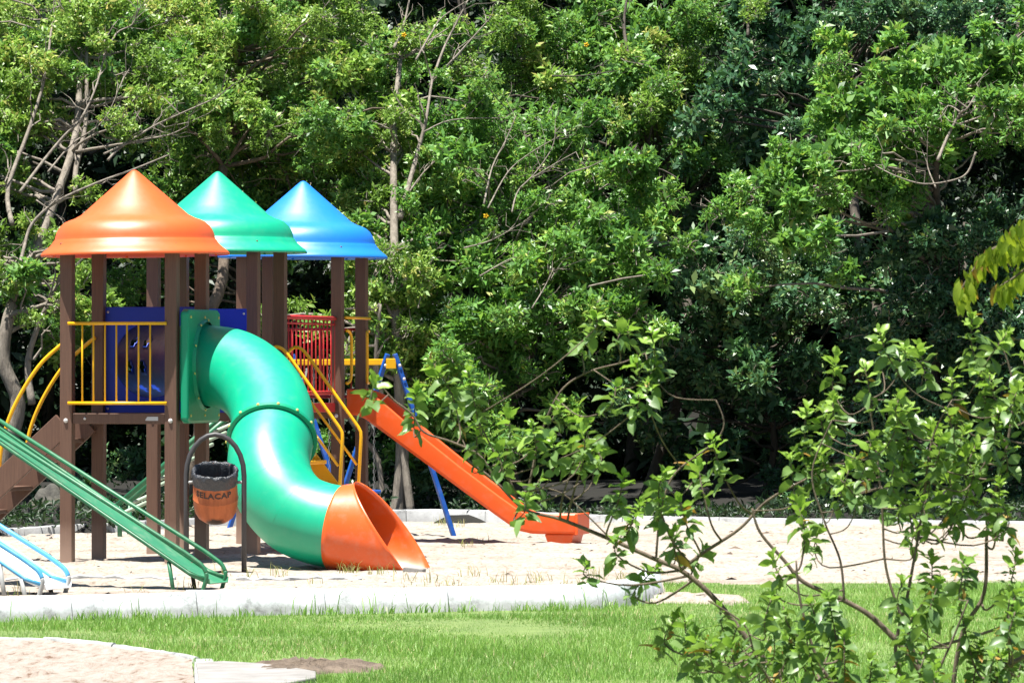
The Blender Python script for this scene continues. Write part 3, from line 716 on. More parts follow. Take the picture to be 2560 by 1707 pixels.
# liner with crumpled cuff
n = 96; v = []; f = []; lp = [(.1815, .352), (.184, .372), (.185, .395), (.188, .415), (.190, .435), (.187, .455), (.179, .470), (.168, .468), (.158, .445), (.154, .36), (.12, .16)]
rl_ = random.Random(4); ph = [rl_.uniform(0, 6.28) for _ in range(8)]
for i, (r, z) in enumerate(lp):
    for k in range(n):
        a = 2*math.pi*k/n; am = (.0008, .001, .002, .003, .0036, .004, .0036, .003, .003, .003, .003)[i]
        q = am*(math.sin(7*a+ph[0]+i*.9)+.8*math.sin(13*a+ph[1]-i*1.3)+.6*math.sin(23*a+ph[2]+i*2.1)+.5*math.sin(37*a+ph[3]+i))
        zz2 = z+(.005*math.sin(3*a+ph[4])+.003*math.sin(11*a+ph[5])+.002*math.sin(29*a+ph[6]))*(1 if i else .6)
        v.append(((r+q)*math.cos(a), (r+q)*math.sin(a), zz2))
for i in range(len(lp)-1):
    for k in range(n): f.append((i*n+k, i*n+(k+1) % n, (i+1)*n+(k+1) % n, (i+1)*n+k))
MB().add(v, f).build('bin_liner', M['bag'], bk_o, smooth=True)
cu = bpy.data.curves.new('lettering', 'FONT'); cu.body = 'SELACAP'; cu.size = .072; cu.align_x = 'CENTER'; cu.space_character = 1.12; cu.extrude = 0; cu.offset = .0026; cu.resolution_u = 2
to = bpy.data.objects.new('tmp', cu); COL.objects.link(to); bpy.context.view_layer.update()
tm = bpy.data.meshes.new_from_object(to.evaluated_get(bpy.context.evaluated_depsgraph_get())); bpy.data.objects.remove(to)
bm = bmesh.new(); bm.from_mesh(tm); bmesh.ops.triangulate(bm, faces=bm.faces[:]); bmesh.ops.subdivide_edges(bm, edges=[e for e in bm.edges if e.calc_length() > .012], cuts=2)
for vv in bm.verts:
    a = vv.co.x/.1795-.06; zz2 = .285+vv.co.y*.93; rr_ = .1805+.0035; vv.co = Vector((rr_*math.sin(a), -rr_*math.cos(a), zz2))
bm.to_mesh(tm); bm.free(); tm.name = 'lettering'
tag(link('lettering', tm, M['ink'], bk_o), kind='stuff')
for sgn in (-1, 1):
    MB().tube([(sgn*.175, 0, .745), (sgn*.235, 0, .745)], .013, 10).build('pivot', M['galv'], br, smooth=True)

# small block beside the slide exit
q = gd(1035, 1436); o = MB().box((0, 0, .02), (.17, .10, .07)).build('concrete_block', M['slab'], bevel=.008); o.location = (q.x, q.y, sz(q.x, q.y)-.01); o.rotation_euler = (0, R(6), R(-14)); tag(o, 'small broken concrete block under the orange slide exit', 'block')

# boulder
bm = bmesh.new(); bmesh.ops.create_icosphere(bm, subdivisions=4, radius=1)
for v_ in bm.verts:
    c = v_.co.copy(); s = 1+.14*math.sin(c.x*3+1)*math.sin(c.y*4+c.z*2)+.08*math.sin(c.x*7+c.z*6)+.03*math.sin(c.y*17+c.z*13)
    v_.co = Vector((c.x*.19*s, c.y*.22*s, c.z*.24*s))
me = bpy.data.meshes.new('boulder'); bm.to_mesh(me); bm.free(); p = at(120, 1275, 60.3)
o = link('boulder', me, M['rock'], smooth=True); o.location = p; tag(o, 'dark lichened boulder behind the left tower post', 'boulder')

# ------------------------------------------------------------------ vegetation
LTF = np.array([[0, 0, 0], [.33, .43, .10], [.70, .42, .07], [1, 0, -.10], [.70, -.42, .07], [.33, -.43, .10]])   # a folded leaf: along, across, up
LTS = np.array([[0, 0, 0], [.52, .5, .10], [1, 0, -.08], [.52, -.5, .10]])
def norm(a): return a/np.maximum(np.linalg.norm(a, axis=-1, keepdims=True), 1e-9)
def rosettes(C, A, nl, L, wr, tilt, tint, dt=.22, simple=False, irr=.42):
    """C centres, A axes (unit), nl leaves each, L leaf length, wr width ratio -> verts, faces, tint"""
    N = len(C); ref = np.where(np.abs(A[:, 2:3]) < .9, np.array([[0, 0, 1.]]), np.array([[1., 0, 0]]))
    U = norm(np.cross(A, ref)); W = np.cross(A, U)
    ph = rng.uniform(0, 6.28, (N, 1))+np.arange(nl)[None]*2.399+rng.normal(0, .25, (N, nl))
    rad = U[:, None]*np.cos(ph)[..., None]+W[:, None]*np.sin(ph)[..., None]
    ti = tilt+rng.normal(0, irr, (N, nl))+np.linspace(-.35, .25, nl)[None]
    X = norm(rad*np.sin(ti)[..., None]+A[:, None]*np.cos(ti)[..., None])
    Zl = norm(A[:, None]-X*np.sum(A[:, None]*X, -1, keepdims=True)); Yl = np.cross(Zl, X)
    ro = rng.normal(0, .45, (N, nl))[..., None]; Y2 = Yl*np.cos(ro)+Zl*np.sin(ro); Z2 = np.cross(X, Y2)
    ln = L*rng.uniform(.5, 1.3, (N, nl))*np.linspace(.75, 1.1, nl)[None]
    st = C[:, None]+A[:, None]*(rng.uniform(-.7, .15, (N, nl))*L)[..., None]
    LT = LTS if simple else LTF; nv = len(LT)
    P = st[:, :, None]+ln[..., None, None]*(LT[None, None, :, 0:1]*X[:, :, None]+LT[None, None, :, 1:2]*wr*Y2[:, :, None]+LT[None, None, :, 2:3]*Z2[:, :, None])
    V = P.reshape(-1, 3); M_ = N*nl; b = np.arange(M_)[:, None]*nv
    Fc = b+np.array([[0, 3, 2, 1]]) if simple else np.concatenate([b+np.array([[0, 3, 2, 1]]), b+np.array([[0, 5, 4, 3]])])
    tn = np.clip(tint[:, None]+rng.normal(0, dt, (N, nl)), 0, .96); yl = rng.random((N, nl)) < .006; tn = np.where(yl, 1.0, tn)
    return V, Fc, np.repeat(tn.ravel(), nv)
def rand_dir(n): return norm(rng.normal(0, 1, (n, 3)))
def lobes_to_leaves(lobes, dens, L, wr, nl, tilt=1.05, up=.75, sub=6, tb=.5, simple=False):
    Cs, As, Ts, Ls = [], [], [], []
    for (c, r, dn) in lobes:
        lf = rng.uniform(.62, 1.38); tl = rng.normal(0, .15); c = np.array(c); sc = np.array([1, .85, .8])
        sd_ = rand_dir(sub); sd_[:, 1] -= .25; sd_ = norm(sd_)
        cen = np.concatenate([c+sd_*r*sc*rng.uniform(.55, .8, (sub, 1)), c[None]]); rr = np.concatenate([r*rng.uniform(.34, .55, sub), [r*.6]])
        for q, r2 in zip(cen, rr):
            n = int(dens*dn*4*math.pi*r2*r2/lf**.9)+3
            d = rand_dir(n); keep = d[:, 1] < .55; d = d[keep]; n = len(d)
            Cs.append(q+d*np.array([1, 1, .85])*r2*rng.uniform(.55, 1.08, (n, 1))); As.append(norm(d*.5+np.array([-.06, -.42, up*.85])+rng.normal(0, .45, (n, 3))))
            Ts.append(np.full(n, tb)+tl+rng.normal(0, .10)+rng.normal(0, .08, n)); Ls.append(np.full(n, L*lf))
    C = np.concatenate(Cs); A = np.concatenate(As); T = np.concatenate(Ts)
    return rosettes(C, A, nl, np.concatenate(Ls)[:, None], wr, tilt, T, simple=simple)
def wobble(a, b, n, amp, sag=0.0, rnd=random):
    a, b = Vector(a), Vector(b); L = (b-a).length; out = []; o = Vector((0, 0, 0))
    for i in range(n+1):
        t = i/n; o = o*.6+Vector((rnd.gauss(0, 1), rnd.gauss(0, 1), rnd.gauss(0, 1)))*amp*L*(0 if i in (0, n) else 1)
        out.append(a.lerp(b, t)+o+Vector((0, 0, sag*L*math.sin(math.pi*t))))
    return out
FOL_GROUP = 'trees of the wood behind the playground'
def tree(name, label, leafm, barkm, base, d, lobes, L=.125, wr=.30, nl=7, dens=62, tilt=1.05, up=.75, sub=6, tb=.5, trunk=None, tr=.07, limbs=True, tw=5, branches=(), bare=0, dj=.5, flowers=(), seed=0, fill=True, veil=1.0, trunkm=None, simple=False, alt=None, lean=2.6):
    rd = random.Random(seed+len(name)+int(base)); s = d/F
    if fill: L *= .84; dens *= 1.16; nl = 6; simple = True
    lob = []
    for it in lobes:
        px, py, rp = it[:3]; dd = d+(it[3] if len(it) > 3 else rd.uniform(-dj, dj))+(max(0, 760-py)/760*lean if fill else 0); k4 = it[4] if len(it) > 4 else 1.0; lob.append((tuple(at(px, py, dd)), 1.0*rp*dd/F, k4*.8))
        if fill and not (len(it) > 3 and it[3] < -.01): pass
        if fill and veil:
            for _ in range(3 if rd.random() < veil else 2): lob.append((tuple(at(px+rd.gauss(0, 85), py+rd.gauss(15, 75), dd+rd.uniform(-.7, .5))), rd.uniform(34, 58)*dd/F, .9*k4))
        if fill: lob.append((tuple(at(px+rd.uniform(-55, 55), py+rd.uniform(-30, 60), dd+rd.uniform(.7, 1.2))), 1.15*rp*dd/F, .45*k4))
    bp_ = at(base, 1270, d); bp_.z = 0.05
    root = empty(name, bp_); tag(root, label, 'tree' if 'shrub' not in name and 'bush' not in name else 'bush')
    def lc(p): return Vector(p)-bp_
    cen = sum((Vector(c) for c, r, q in lob), Vector())/len(lob)
    if trunk: tp = [at(px, py, d+dq+max(0, 760-py)/760*(lean-.5)) for px, py, dq in trunk]; tp[0].z = min(tp[0].z, 0.0)
    else:
        topz = max(c[2] for c, r, q in lob)-.3; tp = wobble(Vector((bp_.x, bp_.y, -.1)), Vector((cen.x*.6+bp_.x*.4, bp_.y+.3, max(2.0, topz))), 7, .03, 0, rd); tp = [Vector((t.x, t.y+(max(0, t.z-2.3)*.85+.35 if fill else 0), t.z)) for t in tp]
    tp = spline(tp, 4); nT = len(tp)
    MB().tube([lc(p) for p in tp], [tr*(1.25 if i < 2 else 1)*(1-.72*i/nT) for i in range(nT)], 9).build('trunk', trunkm or barkm, root, smooth=True)
    tws = MB()
    for (c, r, q) in lob:
        c = Vector(c); j = min(range(nT), key=lambda i: (tp[i]-c).length+(0.8 if tp[i].z > c.z-.05 else 0)+(1.5 if tp[i].z < .5 else 0))
        if limbs and r > .2:
            w_ = wobble(tp[j], c, 6, .028, .06, rd); r0_ = max(.012, tr*(1-.72*j/nT)*.5)
            MB().tube([lc(p) for p in w_], [r0_*(1-.7*i/6) for i in range(7)], 6).build('branch', barkm, root, smooth=True)
        for k in range(tw+2 if r > .2 else 2):
            e = c+Vector((rd.gauss(0, 1), rd.gauss(-.5, .8), rd.gauss(.2, .8))).normalized()*r*rd.uniform(.8, 1.15)
            ww = wobble(c, e, 4, .07, 0, rd); tws.tube([lc(p) for p in ww], [.009, .008, .0065, .005, .003], 4, False)
            if rd.random() < .6:
                e2 = ww[2]+Vector((rd.gauss(0, 1), rd.gauss(-.4, .8), rd.gauss(0, .8))).normalized()*r*.5; tws.tube([lc(ww[2]), lc(ww[2].lerp(e2, .5)+Vector((rd.gauss(0, .02),)*3)), lc(e2)], [.006, .005, .003], 4, False)
    if tws.v: tag(tws.build('twigs', M['bark_grey'] if fill else barkm, root), kind='stuff')
    for br_ in branches:      # visible bare branches: pixel path, depth offset, radius
        pts, dq, rr_ = br_; P = spline([at(px, py, d+dq+.12*math.sin(i*1.3)+max(0, 760-py)/760*(lean-.1)) for i, (px, py) in enumerate(pts)], 4)
        n = len(P); MB().tube([lc(p) for p in P], [rr_*(1-.65*i/n) for i in range(n)], 6).build('branch', barkm, root, smooth=True)
        if bare:
            b = MB()
            for k in range(bare):
                i = rd.randrange(n//4, n); a = P[i]; t = (P[min(i+1, n-1)]-P[max(i-1, 0)]).normalized()
                e = a+(t*.7+Vector((rd.gauss(0, .6), rd.gauss(-.1, .4), rd.gauss(.3, .6)))).normalized()*rd.uniform(.2, .6)
                ww = wobble(a, e, 4, .08, 0, rd); b.tube([lc(p) for p in ww], [rr_*.4, rr_*.33, rr_*.26, rr_*.2, .002], 4, False)
            tag(b.build('twigs', barkm, root), kind='stuff')
    sets = [('crown', leafm, lob, L, wr)]
    if fill:
        pick = [rd.random() < .34 for _ in lob]
        sets = [('crown', leafm, [a for a, b in zip(lob, pick) if not b], L, wr), ('climbing_foliage', alt or M[{'olive_green_leaf': 'leaf_mid', 'glossy_mid_green_leaf': 'leaf_olive', 'bright_green_leaf': 'leaf_mid', 'dark_blue_green_leaf': 'leaf_dark'}[leafm.name]], [a for a, b in zip(lob, pick) if b], L*rd.uniform(.8, 1.35), wr*rd.uniform(.9, 1.4))]
    for nm_, lm_, lb_, L2, w2 in sets:
        if not lb_: continue
        V, Fc, T = lobes_to_leaves(lb_, dens*(L/L2)**1.2, L2, w2, nl, tilt, up, sub, tb+rd.uniform(-.08, .08), simple or not fill)
        V = V-np.array(bp_)[None]
        cr = link(nm_, npmesh(nm_, V, Fc, T), lm_, root); tag(cr, kind='stuff')
    for (px, py) in flowers:
        fo = MB(); c = at(px, py, d-.8+max(0, 760-py)/760*2.6)
        for k in range(5):
            a = 2*math.pi*k/5; fo.tube([Vector((0, 0, 0)), Vector((.025*math.cos(a), -.012, .025*math.sin(a))), Vector((.045*math.cos(a), 0, .045*math.sin(a)))], [.006, .018, .006], 5)
        fq = fo.build('flower', M['flower'], root, smooth=True); fq.location = lc(c); fq.scale = (.7, .7, .7)
    return root
def J(lst, seed, jit=12):
    r = random.Random(seed); return [tuple([a[0]+r.uniform(-jit, jit), a[1]+r.uniform(-jit, jit), a[2]*r.uniform(.92, 1.1)])+tuple(a[3:]) for a in lst]

tree('branching_tree', 'spreading tree with bare pale grey branches at the upper left', M['leaf_olive'], M['bark_grey'], 10, 61.5,
     J([(-120, 60, 120), (40, 40, 110), (170, 40, 100), (50, 170, 100), (150, 130, 80), (20, 300, 85), (300, 70, 100), (250, 190, 70, .3, .7), (380, 190, 85), (120, 300, 55, 0, .6), (-100, 250, 120), (-130, 430, 110), (30, 430, 50, .3, .6), (480, 230, 70), (330, 290, 50, .3, .5),
        (150, 700, 48), (195, 770, 40), (110, 800, 45), (40, 700, 45), (75, 620, 45, .2, .8), (150, 590, 40, .2, .7), (-60, 650, 70)], 1), dens=105, L=.088, wr=.36, simple=True, tb=.55, tr=.10,
     trunk=[(5, 1300, 0), (12, 1150, 0), (45, 1010, 0), (8, 900, 0), (30, 760, .1), (90, 620, .2), (130, 520, .2), (190, 330, .3), (200, 100, .4)],
     branches=[([(40, 700), (60, 620), (80, 560), (140, 505), (240, 458), (330, 425), (420, 388)], -.5, .022), ([(50, 480), (110, 400), (160, 340), (200, 300), (235, 230), (258, 150), (262, 100)], -.5, .020), ([(258, 150), (290, 85), (330, 62), (348, 20)], -.55, .014),
               ([(270, 400), (300, 370), (380, 318), (450, 285), (540, 245)], -.5, .017), ([(260, 385), (330, 355), (420, 338), (470, 315)], -.5, .013), ([(120, 430), (180, 360), (260, 300), (310, 190)], -.4, .013), ([(80, 1010), (70, 900), (110, 780), (150, 700)], -.2, .045), ([(90, 500), (150, 545), (165, 570), (200, 590)], -.6, .010), ([(30, 560), (20, 470), (70, 330), (110, 200), (130, 60)], -.3, .03), ([(190, 480), (190, 420), (215, 300), (215, 100), (212, 0)], .0, .035)], bare=11)
tree('small_leaved_tree', 'yellowish green small-leaved crown above the orange and green roofs', M['leaf_olive'], M['bark_brown'], 430, 62.6,
     J([(430, 30, 100), (540, 110, 105), (640, 30, 105), (760, 90, 110), (700, 220, 105), (570, 230, 95), (850, 200, 90), (900, 40, 90), (810, 310, 90), (460, 140, 80), (480, 330, 70), (660, 330, 75), (920, 130, 70), (560, -90, 120), (760, -90, 120)], 2), L=.088, wr=.36, dens=112, simple=True, tb=.58, tr=.09, flowers=[(1010, 88)])
tree('leafy_tree', 'mid green leafy tree between the green and blue roofs', M['leaf_mid'], M['bark_brown'], 640, 64.2,
     J([(490, 380, 75), (600, 390, 75), (560, 300, 70), (700, 380, 60, 0, .8), (420, 480, 60), (350, 590, 60), (780, 390, 60), (620, 470, 60), (880, 400, 75), (860, 500, 60), (300, 690, 45), (280, 780, 40)], 3), L=.10, wr=.34, simple=True, dens=88, tr=.06,
     branches=[([(705, 400), (720, 450), (735, 500)], -.5, .02), ([(790, 420), (800, 470), (806, 520)], -.4, .016)], bare=3)
tree('pale_trunk_tree', 'slender tree with several pale trunks right of the blue roof', M['leaf_olive'], M['bark_grey'], 985, 63.0,
     J([(930, 470, 60), (905, 580, 55), (960, 640, 60), (940, 730, 55), (1000, 770, 60), (1000, 690, 55), (880, 330, 60), (960, 270, 60), (1000, 560, 50, .3), (1060, 840, 45), (880, 690, 45), (980, 860, 45, .3, .7), (1030, 500, 60, .5), (930, 860, 50, .6), (1050, 980, 60, .5), (890, 760, 50, .7), (850, 600, 60, .8), (1010, 380, 60, .4), (1110, 130, 50, .3, .5), (1010, 130, 50, .4, .5), (910, 800, 40, .4, .7)], 4), L=.085, wr=.36, dens=108, simple=True, tb=.6, tr=.085,
     trunk=[(990, 1320, 0), (1005, 1150, 0), (1000, 1000, 0), (990, 800, 0), (985, 560, .1), (985, 330, .2), (1000, 150, .3)],
     branches=[([(1000, 545), (1020, 470), (1050, 360), (1065, 300), (1080, 200)], -.6, .034), ([(1075, 215), (1110, 120), (1140, 60), (1170, 0)], -.6, .018), ([(1080, 205), (1150, 130), (1230, 40)], -.6, .015), ([(1040, 150), (1080, 80), (1110, 40), (1190, -10)], -.5, .014), ([(985, 120), (1010, 60), (1025, -10)], -.4, .02), ([(1010, 500), (1060, 430), (1130, 365)], -.7, .012),
               ([(960, 1300), (945, 1150), (905, 1090), (860, 1010), (870, 860), (955, 640), (965, 560)], .1, .035), ([(1030, 1300), (1000, 1100), (960, 1010), (940, 900), (950, 760)], -.15, .05), ([(1060, 330), (1130, 300), (1260, 295)], -.7, .010)], bare=6)
tree('glossy_bush', 'broad bright green bush with glossy leaf rosettes in the middle of the wood', M['leaf_bright'], M['bark_grey'], 1330, 63.2,
     J([(1130, 320, 85), (1240, 300, 85), (1160, 430, 85), (1290, 400, 80), (1400, 330, 85), (1110, 560, 85), (1250, 530, 85), (1390, 510, 85), (1080, 690, 80), (1200, 670, 90), (1330, 650, 90), (1460, 640, 85), (1540, 560, 80), (1120, 820, 85), (1250, 790, 80), (1370, 770, 65), (1060, 920, 70), (1160, 940, 70), (1600, 680, 60), (1610, 480, 70), (1250, 880, 55), (1440, 770, 50), (1480, 430, 75), (1040, 640, 60), (1380, 850, 40), (1570, 760, 40), (1110, 1010, 70), (1210, 1000, 55), (1060, 1080, 55, .6), (1180, 1090, 50, .6), (1300, 930, 45)], 5), L=.115, wr=.32, dens=66, tb=.5, tr=.06, trunkm=M['bark_dark'],  # dark trunk bark stands in for the shade that hides the trunk
     branches=[([(1210, 510), (1230, 420), (1265, 350), (1290, 290)], -.9, .012), ([(1220, 520), (1270, 430), (1330, 380), (1400, 340)], -.9, .010), ([(1300, 470), (1340, 430), (1380, 370), (1390, 320)], -.9, .009), ([(1280, 530), (1300, 470), (1370, 420), (1440, 380)], -.9, .010), ([(1330, 770), (1360, 720), (1385, 670)], -.8, .009), ([(1200, 690), (1270, 650), (1310, 640)], -.8, .010), ([(1160, 620), (1230, 600), (1300, 560)], -.8, .010)], bare=6, flowers=[(1215, 540)])
tree('canopy_tree', 'tall tree with open crown at the top centre of the wood', M['leaf_mid'], M['bark_dark'], 1590, 65.4,
     J([(1270, 60, 90), (1390, 110, 85), (1510, 50, 95), (1560, 170, 90), (1650, 90, 90), (1470, 220, 85), (1640, 250, 75), (1760, 50, 90), (1320, 180, 70), (1710, 190, 70), (1400, -80, 110), (1640, -90, 110), (1180, 180, 60, 0, .7), (1590, 320, 70), (1700, 340, 60)], 6), L=.11, dens=70, wr=.34, simple=True, tb=.5, tr=.075,
     branches=[([(1380, 190), (1450, 190), (1540, 178)], -1.2, .010), ([(1570, 140), (1560, 60), (1570, -20)], -.6, .025), ([(1870, 90), (1870, 30), (1868, -20)], -.6, .02)], bare=4, flowers=[(1466, 113)])
tree('rounded_tree', 'tree with rounded sunlit leaf clumps at the upper right', M['leaf_bright'], M['bark_grey'], 2340, 61.0,
     J([(2130, 290, 80), (2240, 200, 85), (2350, 160, 90), (2450, 200, 80), (2040, 400, 80), (2160, 390, 80), (2290, 290, 80), (1990, 500, 65), (2090, 490, 60), (2440, 310, 55), (1930, 460, 60), (2540, 170, 85), (2220, 470, 55), (1900, 560, 45), (2000, 590, 40), (2640, 260, 100), (2640, 80, 110), (2540, 320, 50)], 7), L=.115, wr=.31, dens=66, tb=.55, tr=.065, trunkm=M['bark_dark'],  # trunk darkened by its bark colour, as if deep in shade
     trunk=[(2345, 1320, 2.6), (2340, 1100, 2.6), (2340, 800, 2.4), (2345, 560, 1.4), (2340, 420, .7), (2370, 330, .5), (2420, 220, .5)],
     branches=[([(2345, 400), (2370, 340), (2400, 285), (2420, 270), (2445, 225)], -.5, .02), ([(2400, 280), (2370, 265), (2345, 300)], -.55, .011), ([(2440, 380), (2420, 430), (2385, 450), (2310, 460), (2240, 440), (2190, 415)], -.5, .013), ([(2340, 470), (2320, 420), (2318, 385)], -.5, .010), ([(2400, 310), (2480, 280), (2560, 230)], -.4, .012)], lean=1.8, bare=5)
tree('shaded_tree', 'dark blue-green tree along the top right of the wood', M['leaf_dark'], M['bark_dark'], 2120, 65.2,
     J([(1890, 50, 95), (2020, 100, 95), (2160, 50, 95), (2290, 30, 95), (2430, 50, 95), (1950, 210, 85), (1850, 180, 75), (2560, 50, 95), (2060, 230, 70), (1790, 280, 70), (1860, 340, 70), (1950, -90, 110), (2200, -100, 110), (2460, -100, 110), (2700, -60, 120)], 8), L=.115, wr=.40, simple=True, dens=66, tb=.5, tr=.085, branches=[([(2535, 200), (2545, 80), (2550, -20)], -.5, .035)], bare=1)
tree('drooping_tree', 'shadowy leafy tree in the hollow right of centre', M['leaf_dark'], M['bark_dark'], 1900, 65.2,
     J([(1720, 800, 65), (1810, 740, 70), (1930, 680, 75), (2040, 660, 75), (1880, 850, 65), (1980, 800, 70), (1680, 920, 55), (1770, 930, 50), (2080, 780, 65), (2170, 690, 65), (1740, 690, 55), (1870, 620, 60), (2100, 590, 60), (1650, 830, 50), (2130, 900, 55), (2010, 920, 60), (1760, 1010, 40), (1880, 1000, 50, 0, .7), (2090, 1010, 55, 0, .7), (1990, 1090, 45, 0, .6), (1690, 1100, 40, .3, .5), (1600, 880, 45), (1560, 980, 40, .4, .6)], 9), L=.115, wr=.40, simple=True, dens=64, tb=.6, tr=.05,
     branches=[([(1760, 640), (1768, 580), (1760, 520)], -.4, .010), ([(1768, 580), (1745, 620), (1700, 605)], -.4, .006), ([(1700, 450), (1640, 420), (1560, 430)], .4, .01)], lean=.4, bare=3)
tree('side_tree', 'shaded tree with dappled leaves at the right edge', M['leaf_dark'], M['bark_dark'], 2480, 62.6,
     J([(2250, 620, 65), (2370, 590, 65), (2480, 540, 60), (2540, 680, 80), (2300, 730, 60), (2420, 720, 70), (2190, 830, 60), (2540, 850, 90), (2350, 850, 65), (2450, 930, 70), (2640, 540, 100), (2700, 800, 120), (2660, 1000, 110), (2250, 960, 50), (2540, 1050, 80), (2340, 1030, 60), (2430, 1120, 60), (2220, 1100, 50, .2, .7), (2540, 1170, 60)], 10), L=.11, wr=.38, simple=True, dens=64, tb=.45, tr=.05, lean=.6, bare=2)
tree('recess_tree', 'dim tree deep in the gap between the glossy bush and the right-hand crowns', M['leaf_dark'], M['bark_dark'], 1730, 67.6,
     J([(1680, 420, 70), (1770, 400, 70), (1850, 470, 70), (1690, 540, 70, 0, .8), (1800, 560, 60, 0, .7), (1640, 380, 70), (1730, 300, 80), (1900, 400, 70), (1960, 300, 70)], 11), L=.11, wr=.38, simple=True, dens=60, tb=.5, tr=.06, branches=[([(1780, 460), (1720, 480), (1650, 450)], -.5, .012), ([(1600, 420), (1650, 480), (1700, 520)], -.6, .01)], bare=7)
# trees outside the frame on both sides, and the wood behind
r = random.Random(5)
for k, (bx, nm, lab, lm, dd) in enumerate(((-420, 'outer_tree', 'leafy tree beyond the left edge of the picture', 'leaf_mid', 62), (3050, 'outer_tree', 'leafy tree beyond the right edge of the picture', 'leaf_bright', 62))):
    tree(nm, lab, M[lm], M['bark_brown'], bx, dd, [(bx+r.uniform(-280, 240), r.uniform(-250, 950), r.uniform(90, 140)) for _ in range(26)], dens=34, L=.15, tw=2, seed=k, fill=False)
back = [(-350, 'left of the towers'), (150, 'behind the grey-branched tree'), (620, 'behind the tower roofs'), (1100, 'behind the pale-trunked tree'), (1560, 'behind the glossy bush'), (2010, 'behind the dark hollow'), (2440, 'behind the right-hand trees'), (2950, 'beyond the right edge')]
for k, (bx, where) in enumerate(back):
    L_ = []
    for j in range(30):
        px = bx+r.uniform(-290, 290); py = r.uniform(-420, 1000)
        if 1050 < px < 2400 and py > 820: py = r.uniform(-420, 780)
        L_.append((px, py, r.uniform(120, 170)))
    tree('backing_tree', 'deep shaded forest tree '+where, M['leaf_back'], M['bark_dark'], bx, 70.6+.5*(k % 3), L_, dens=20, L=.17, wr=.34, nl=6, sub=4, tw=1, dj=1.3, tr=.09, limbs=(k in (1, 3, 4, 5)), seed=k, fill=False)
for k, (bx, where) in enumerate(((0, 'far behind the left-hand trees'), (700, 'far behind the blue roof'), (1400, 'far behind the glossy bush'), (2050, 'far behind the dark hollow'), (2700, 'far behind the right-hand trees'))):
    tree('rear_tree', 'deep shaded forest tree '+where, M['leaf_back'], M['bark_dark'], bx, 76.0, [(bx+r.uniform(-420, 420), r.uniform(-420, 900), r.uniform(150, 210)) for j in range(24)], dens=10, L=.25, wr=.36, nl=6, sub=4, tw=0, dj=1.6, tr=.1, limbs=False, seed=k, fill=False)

# undergrowth added to darken the space under the canopy and hide the slope
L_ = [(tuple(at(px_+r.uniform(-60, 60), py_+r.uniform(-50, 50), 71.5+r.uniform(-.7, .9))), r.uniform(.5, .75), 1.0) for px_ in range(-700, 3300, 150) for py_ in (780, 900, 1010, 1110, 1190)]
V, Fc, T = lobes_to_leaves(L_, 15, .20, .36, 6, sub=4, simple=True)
tag(link('undergrowth', npmesh('undergrowth', V, Fc, T), M['leaf_back']), 'dark undergrowth added to fill the shade deep under the trees', kind='stuff')
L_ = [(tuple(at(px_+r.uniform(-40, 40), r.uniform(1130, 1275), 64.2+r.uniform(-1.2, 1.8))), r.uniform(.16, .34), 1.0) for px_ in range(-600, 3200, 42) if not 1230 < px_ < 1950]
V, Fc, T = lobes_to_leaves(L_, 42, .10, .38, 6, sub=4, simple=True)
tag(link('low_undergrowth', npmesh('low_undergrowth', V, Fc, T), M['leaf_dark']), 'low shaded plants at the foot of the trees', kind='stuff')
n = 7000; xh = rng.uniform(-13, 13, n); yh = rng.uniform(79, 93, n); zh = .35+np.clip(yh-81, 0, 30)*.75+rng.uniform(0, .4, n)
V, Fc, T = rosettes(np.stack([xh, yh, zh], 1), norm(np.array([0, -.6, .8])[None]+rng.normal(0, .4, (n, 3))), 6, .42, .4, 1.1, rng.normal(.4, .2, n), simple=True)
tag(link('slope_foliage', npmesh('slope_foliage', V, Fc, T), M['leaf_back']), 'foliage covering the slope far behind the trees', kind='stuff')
# ground cover under the trees, along the far kerb; canopy shade is put into its leaf colour
n = 2000; px = rng.uniform(-400, 3000, n); xk = (px-1280)/F*62; yk = np.interp(xk, fkx, fky)+.22+rng.gamma(1.6, .75, n)
zk = .12+rng.uniform(0, .13, n)*np.where(px < 1400, 1.7, np.where(px > 1900, 1.5, .8)); keep = ~((px > 1350) & (px < 1900) & (rng.random(n) < .15))
C = np.stack([xk*yk/62, yk, zk], 1)[keep]; C = C[vnoise(C[:, 0], C[:, 1], 2.0, 31) > -.7]; A = norm(np.array([0, -.1, 1.])[None]+rng.normal(0, .5, (len(C), 3)))
V, Fc, T = rosettes(C, A, 6, .085, .36, 1.0, rng.normal(.42, .2, len(C)))
tag(link('ground_cover', npmesh('ground_cover', V, Fc, T), M['leaf_back']), 'low leafy ground cover along the foot of the wood', kind='stuff')

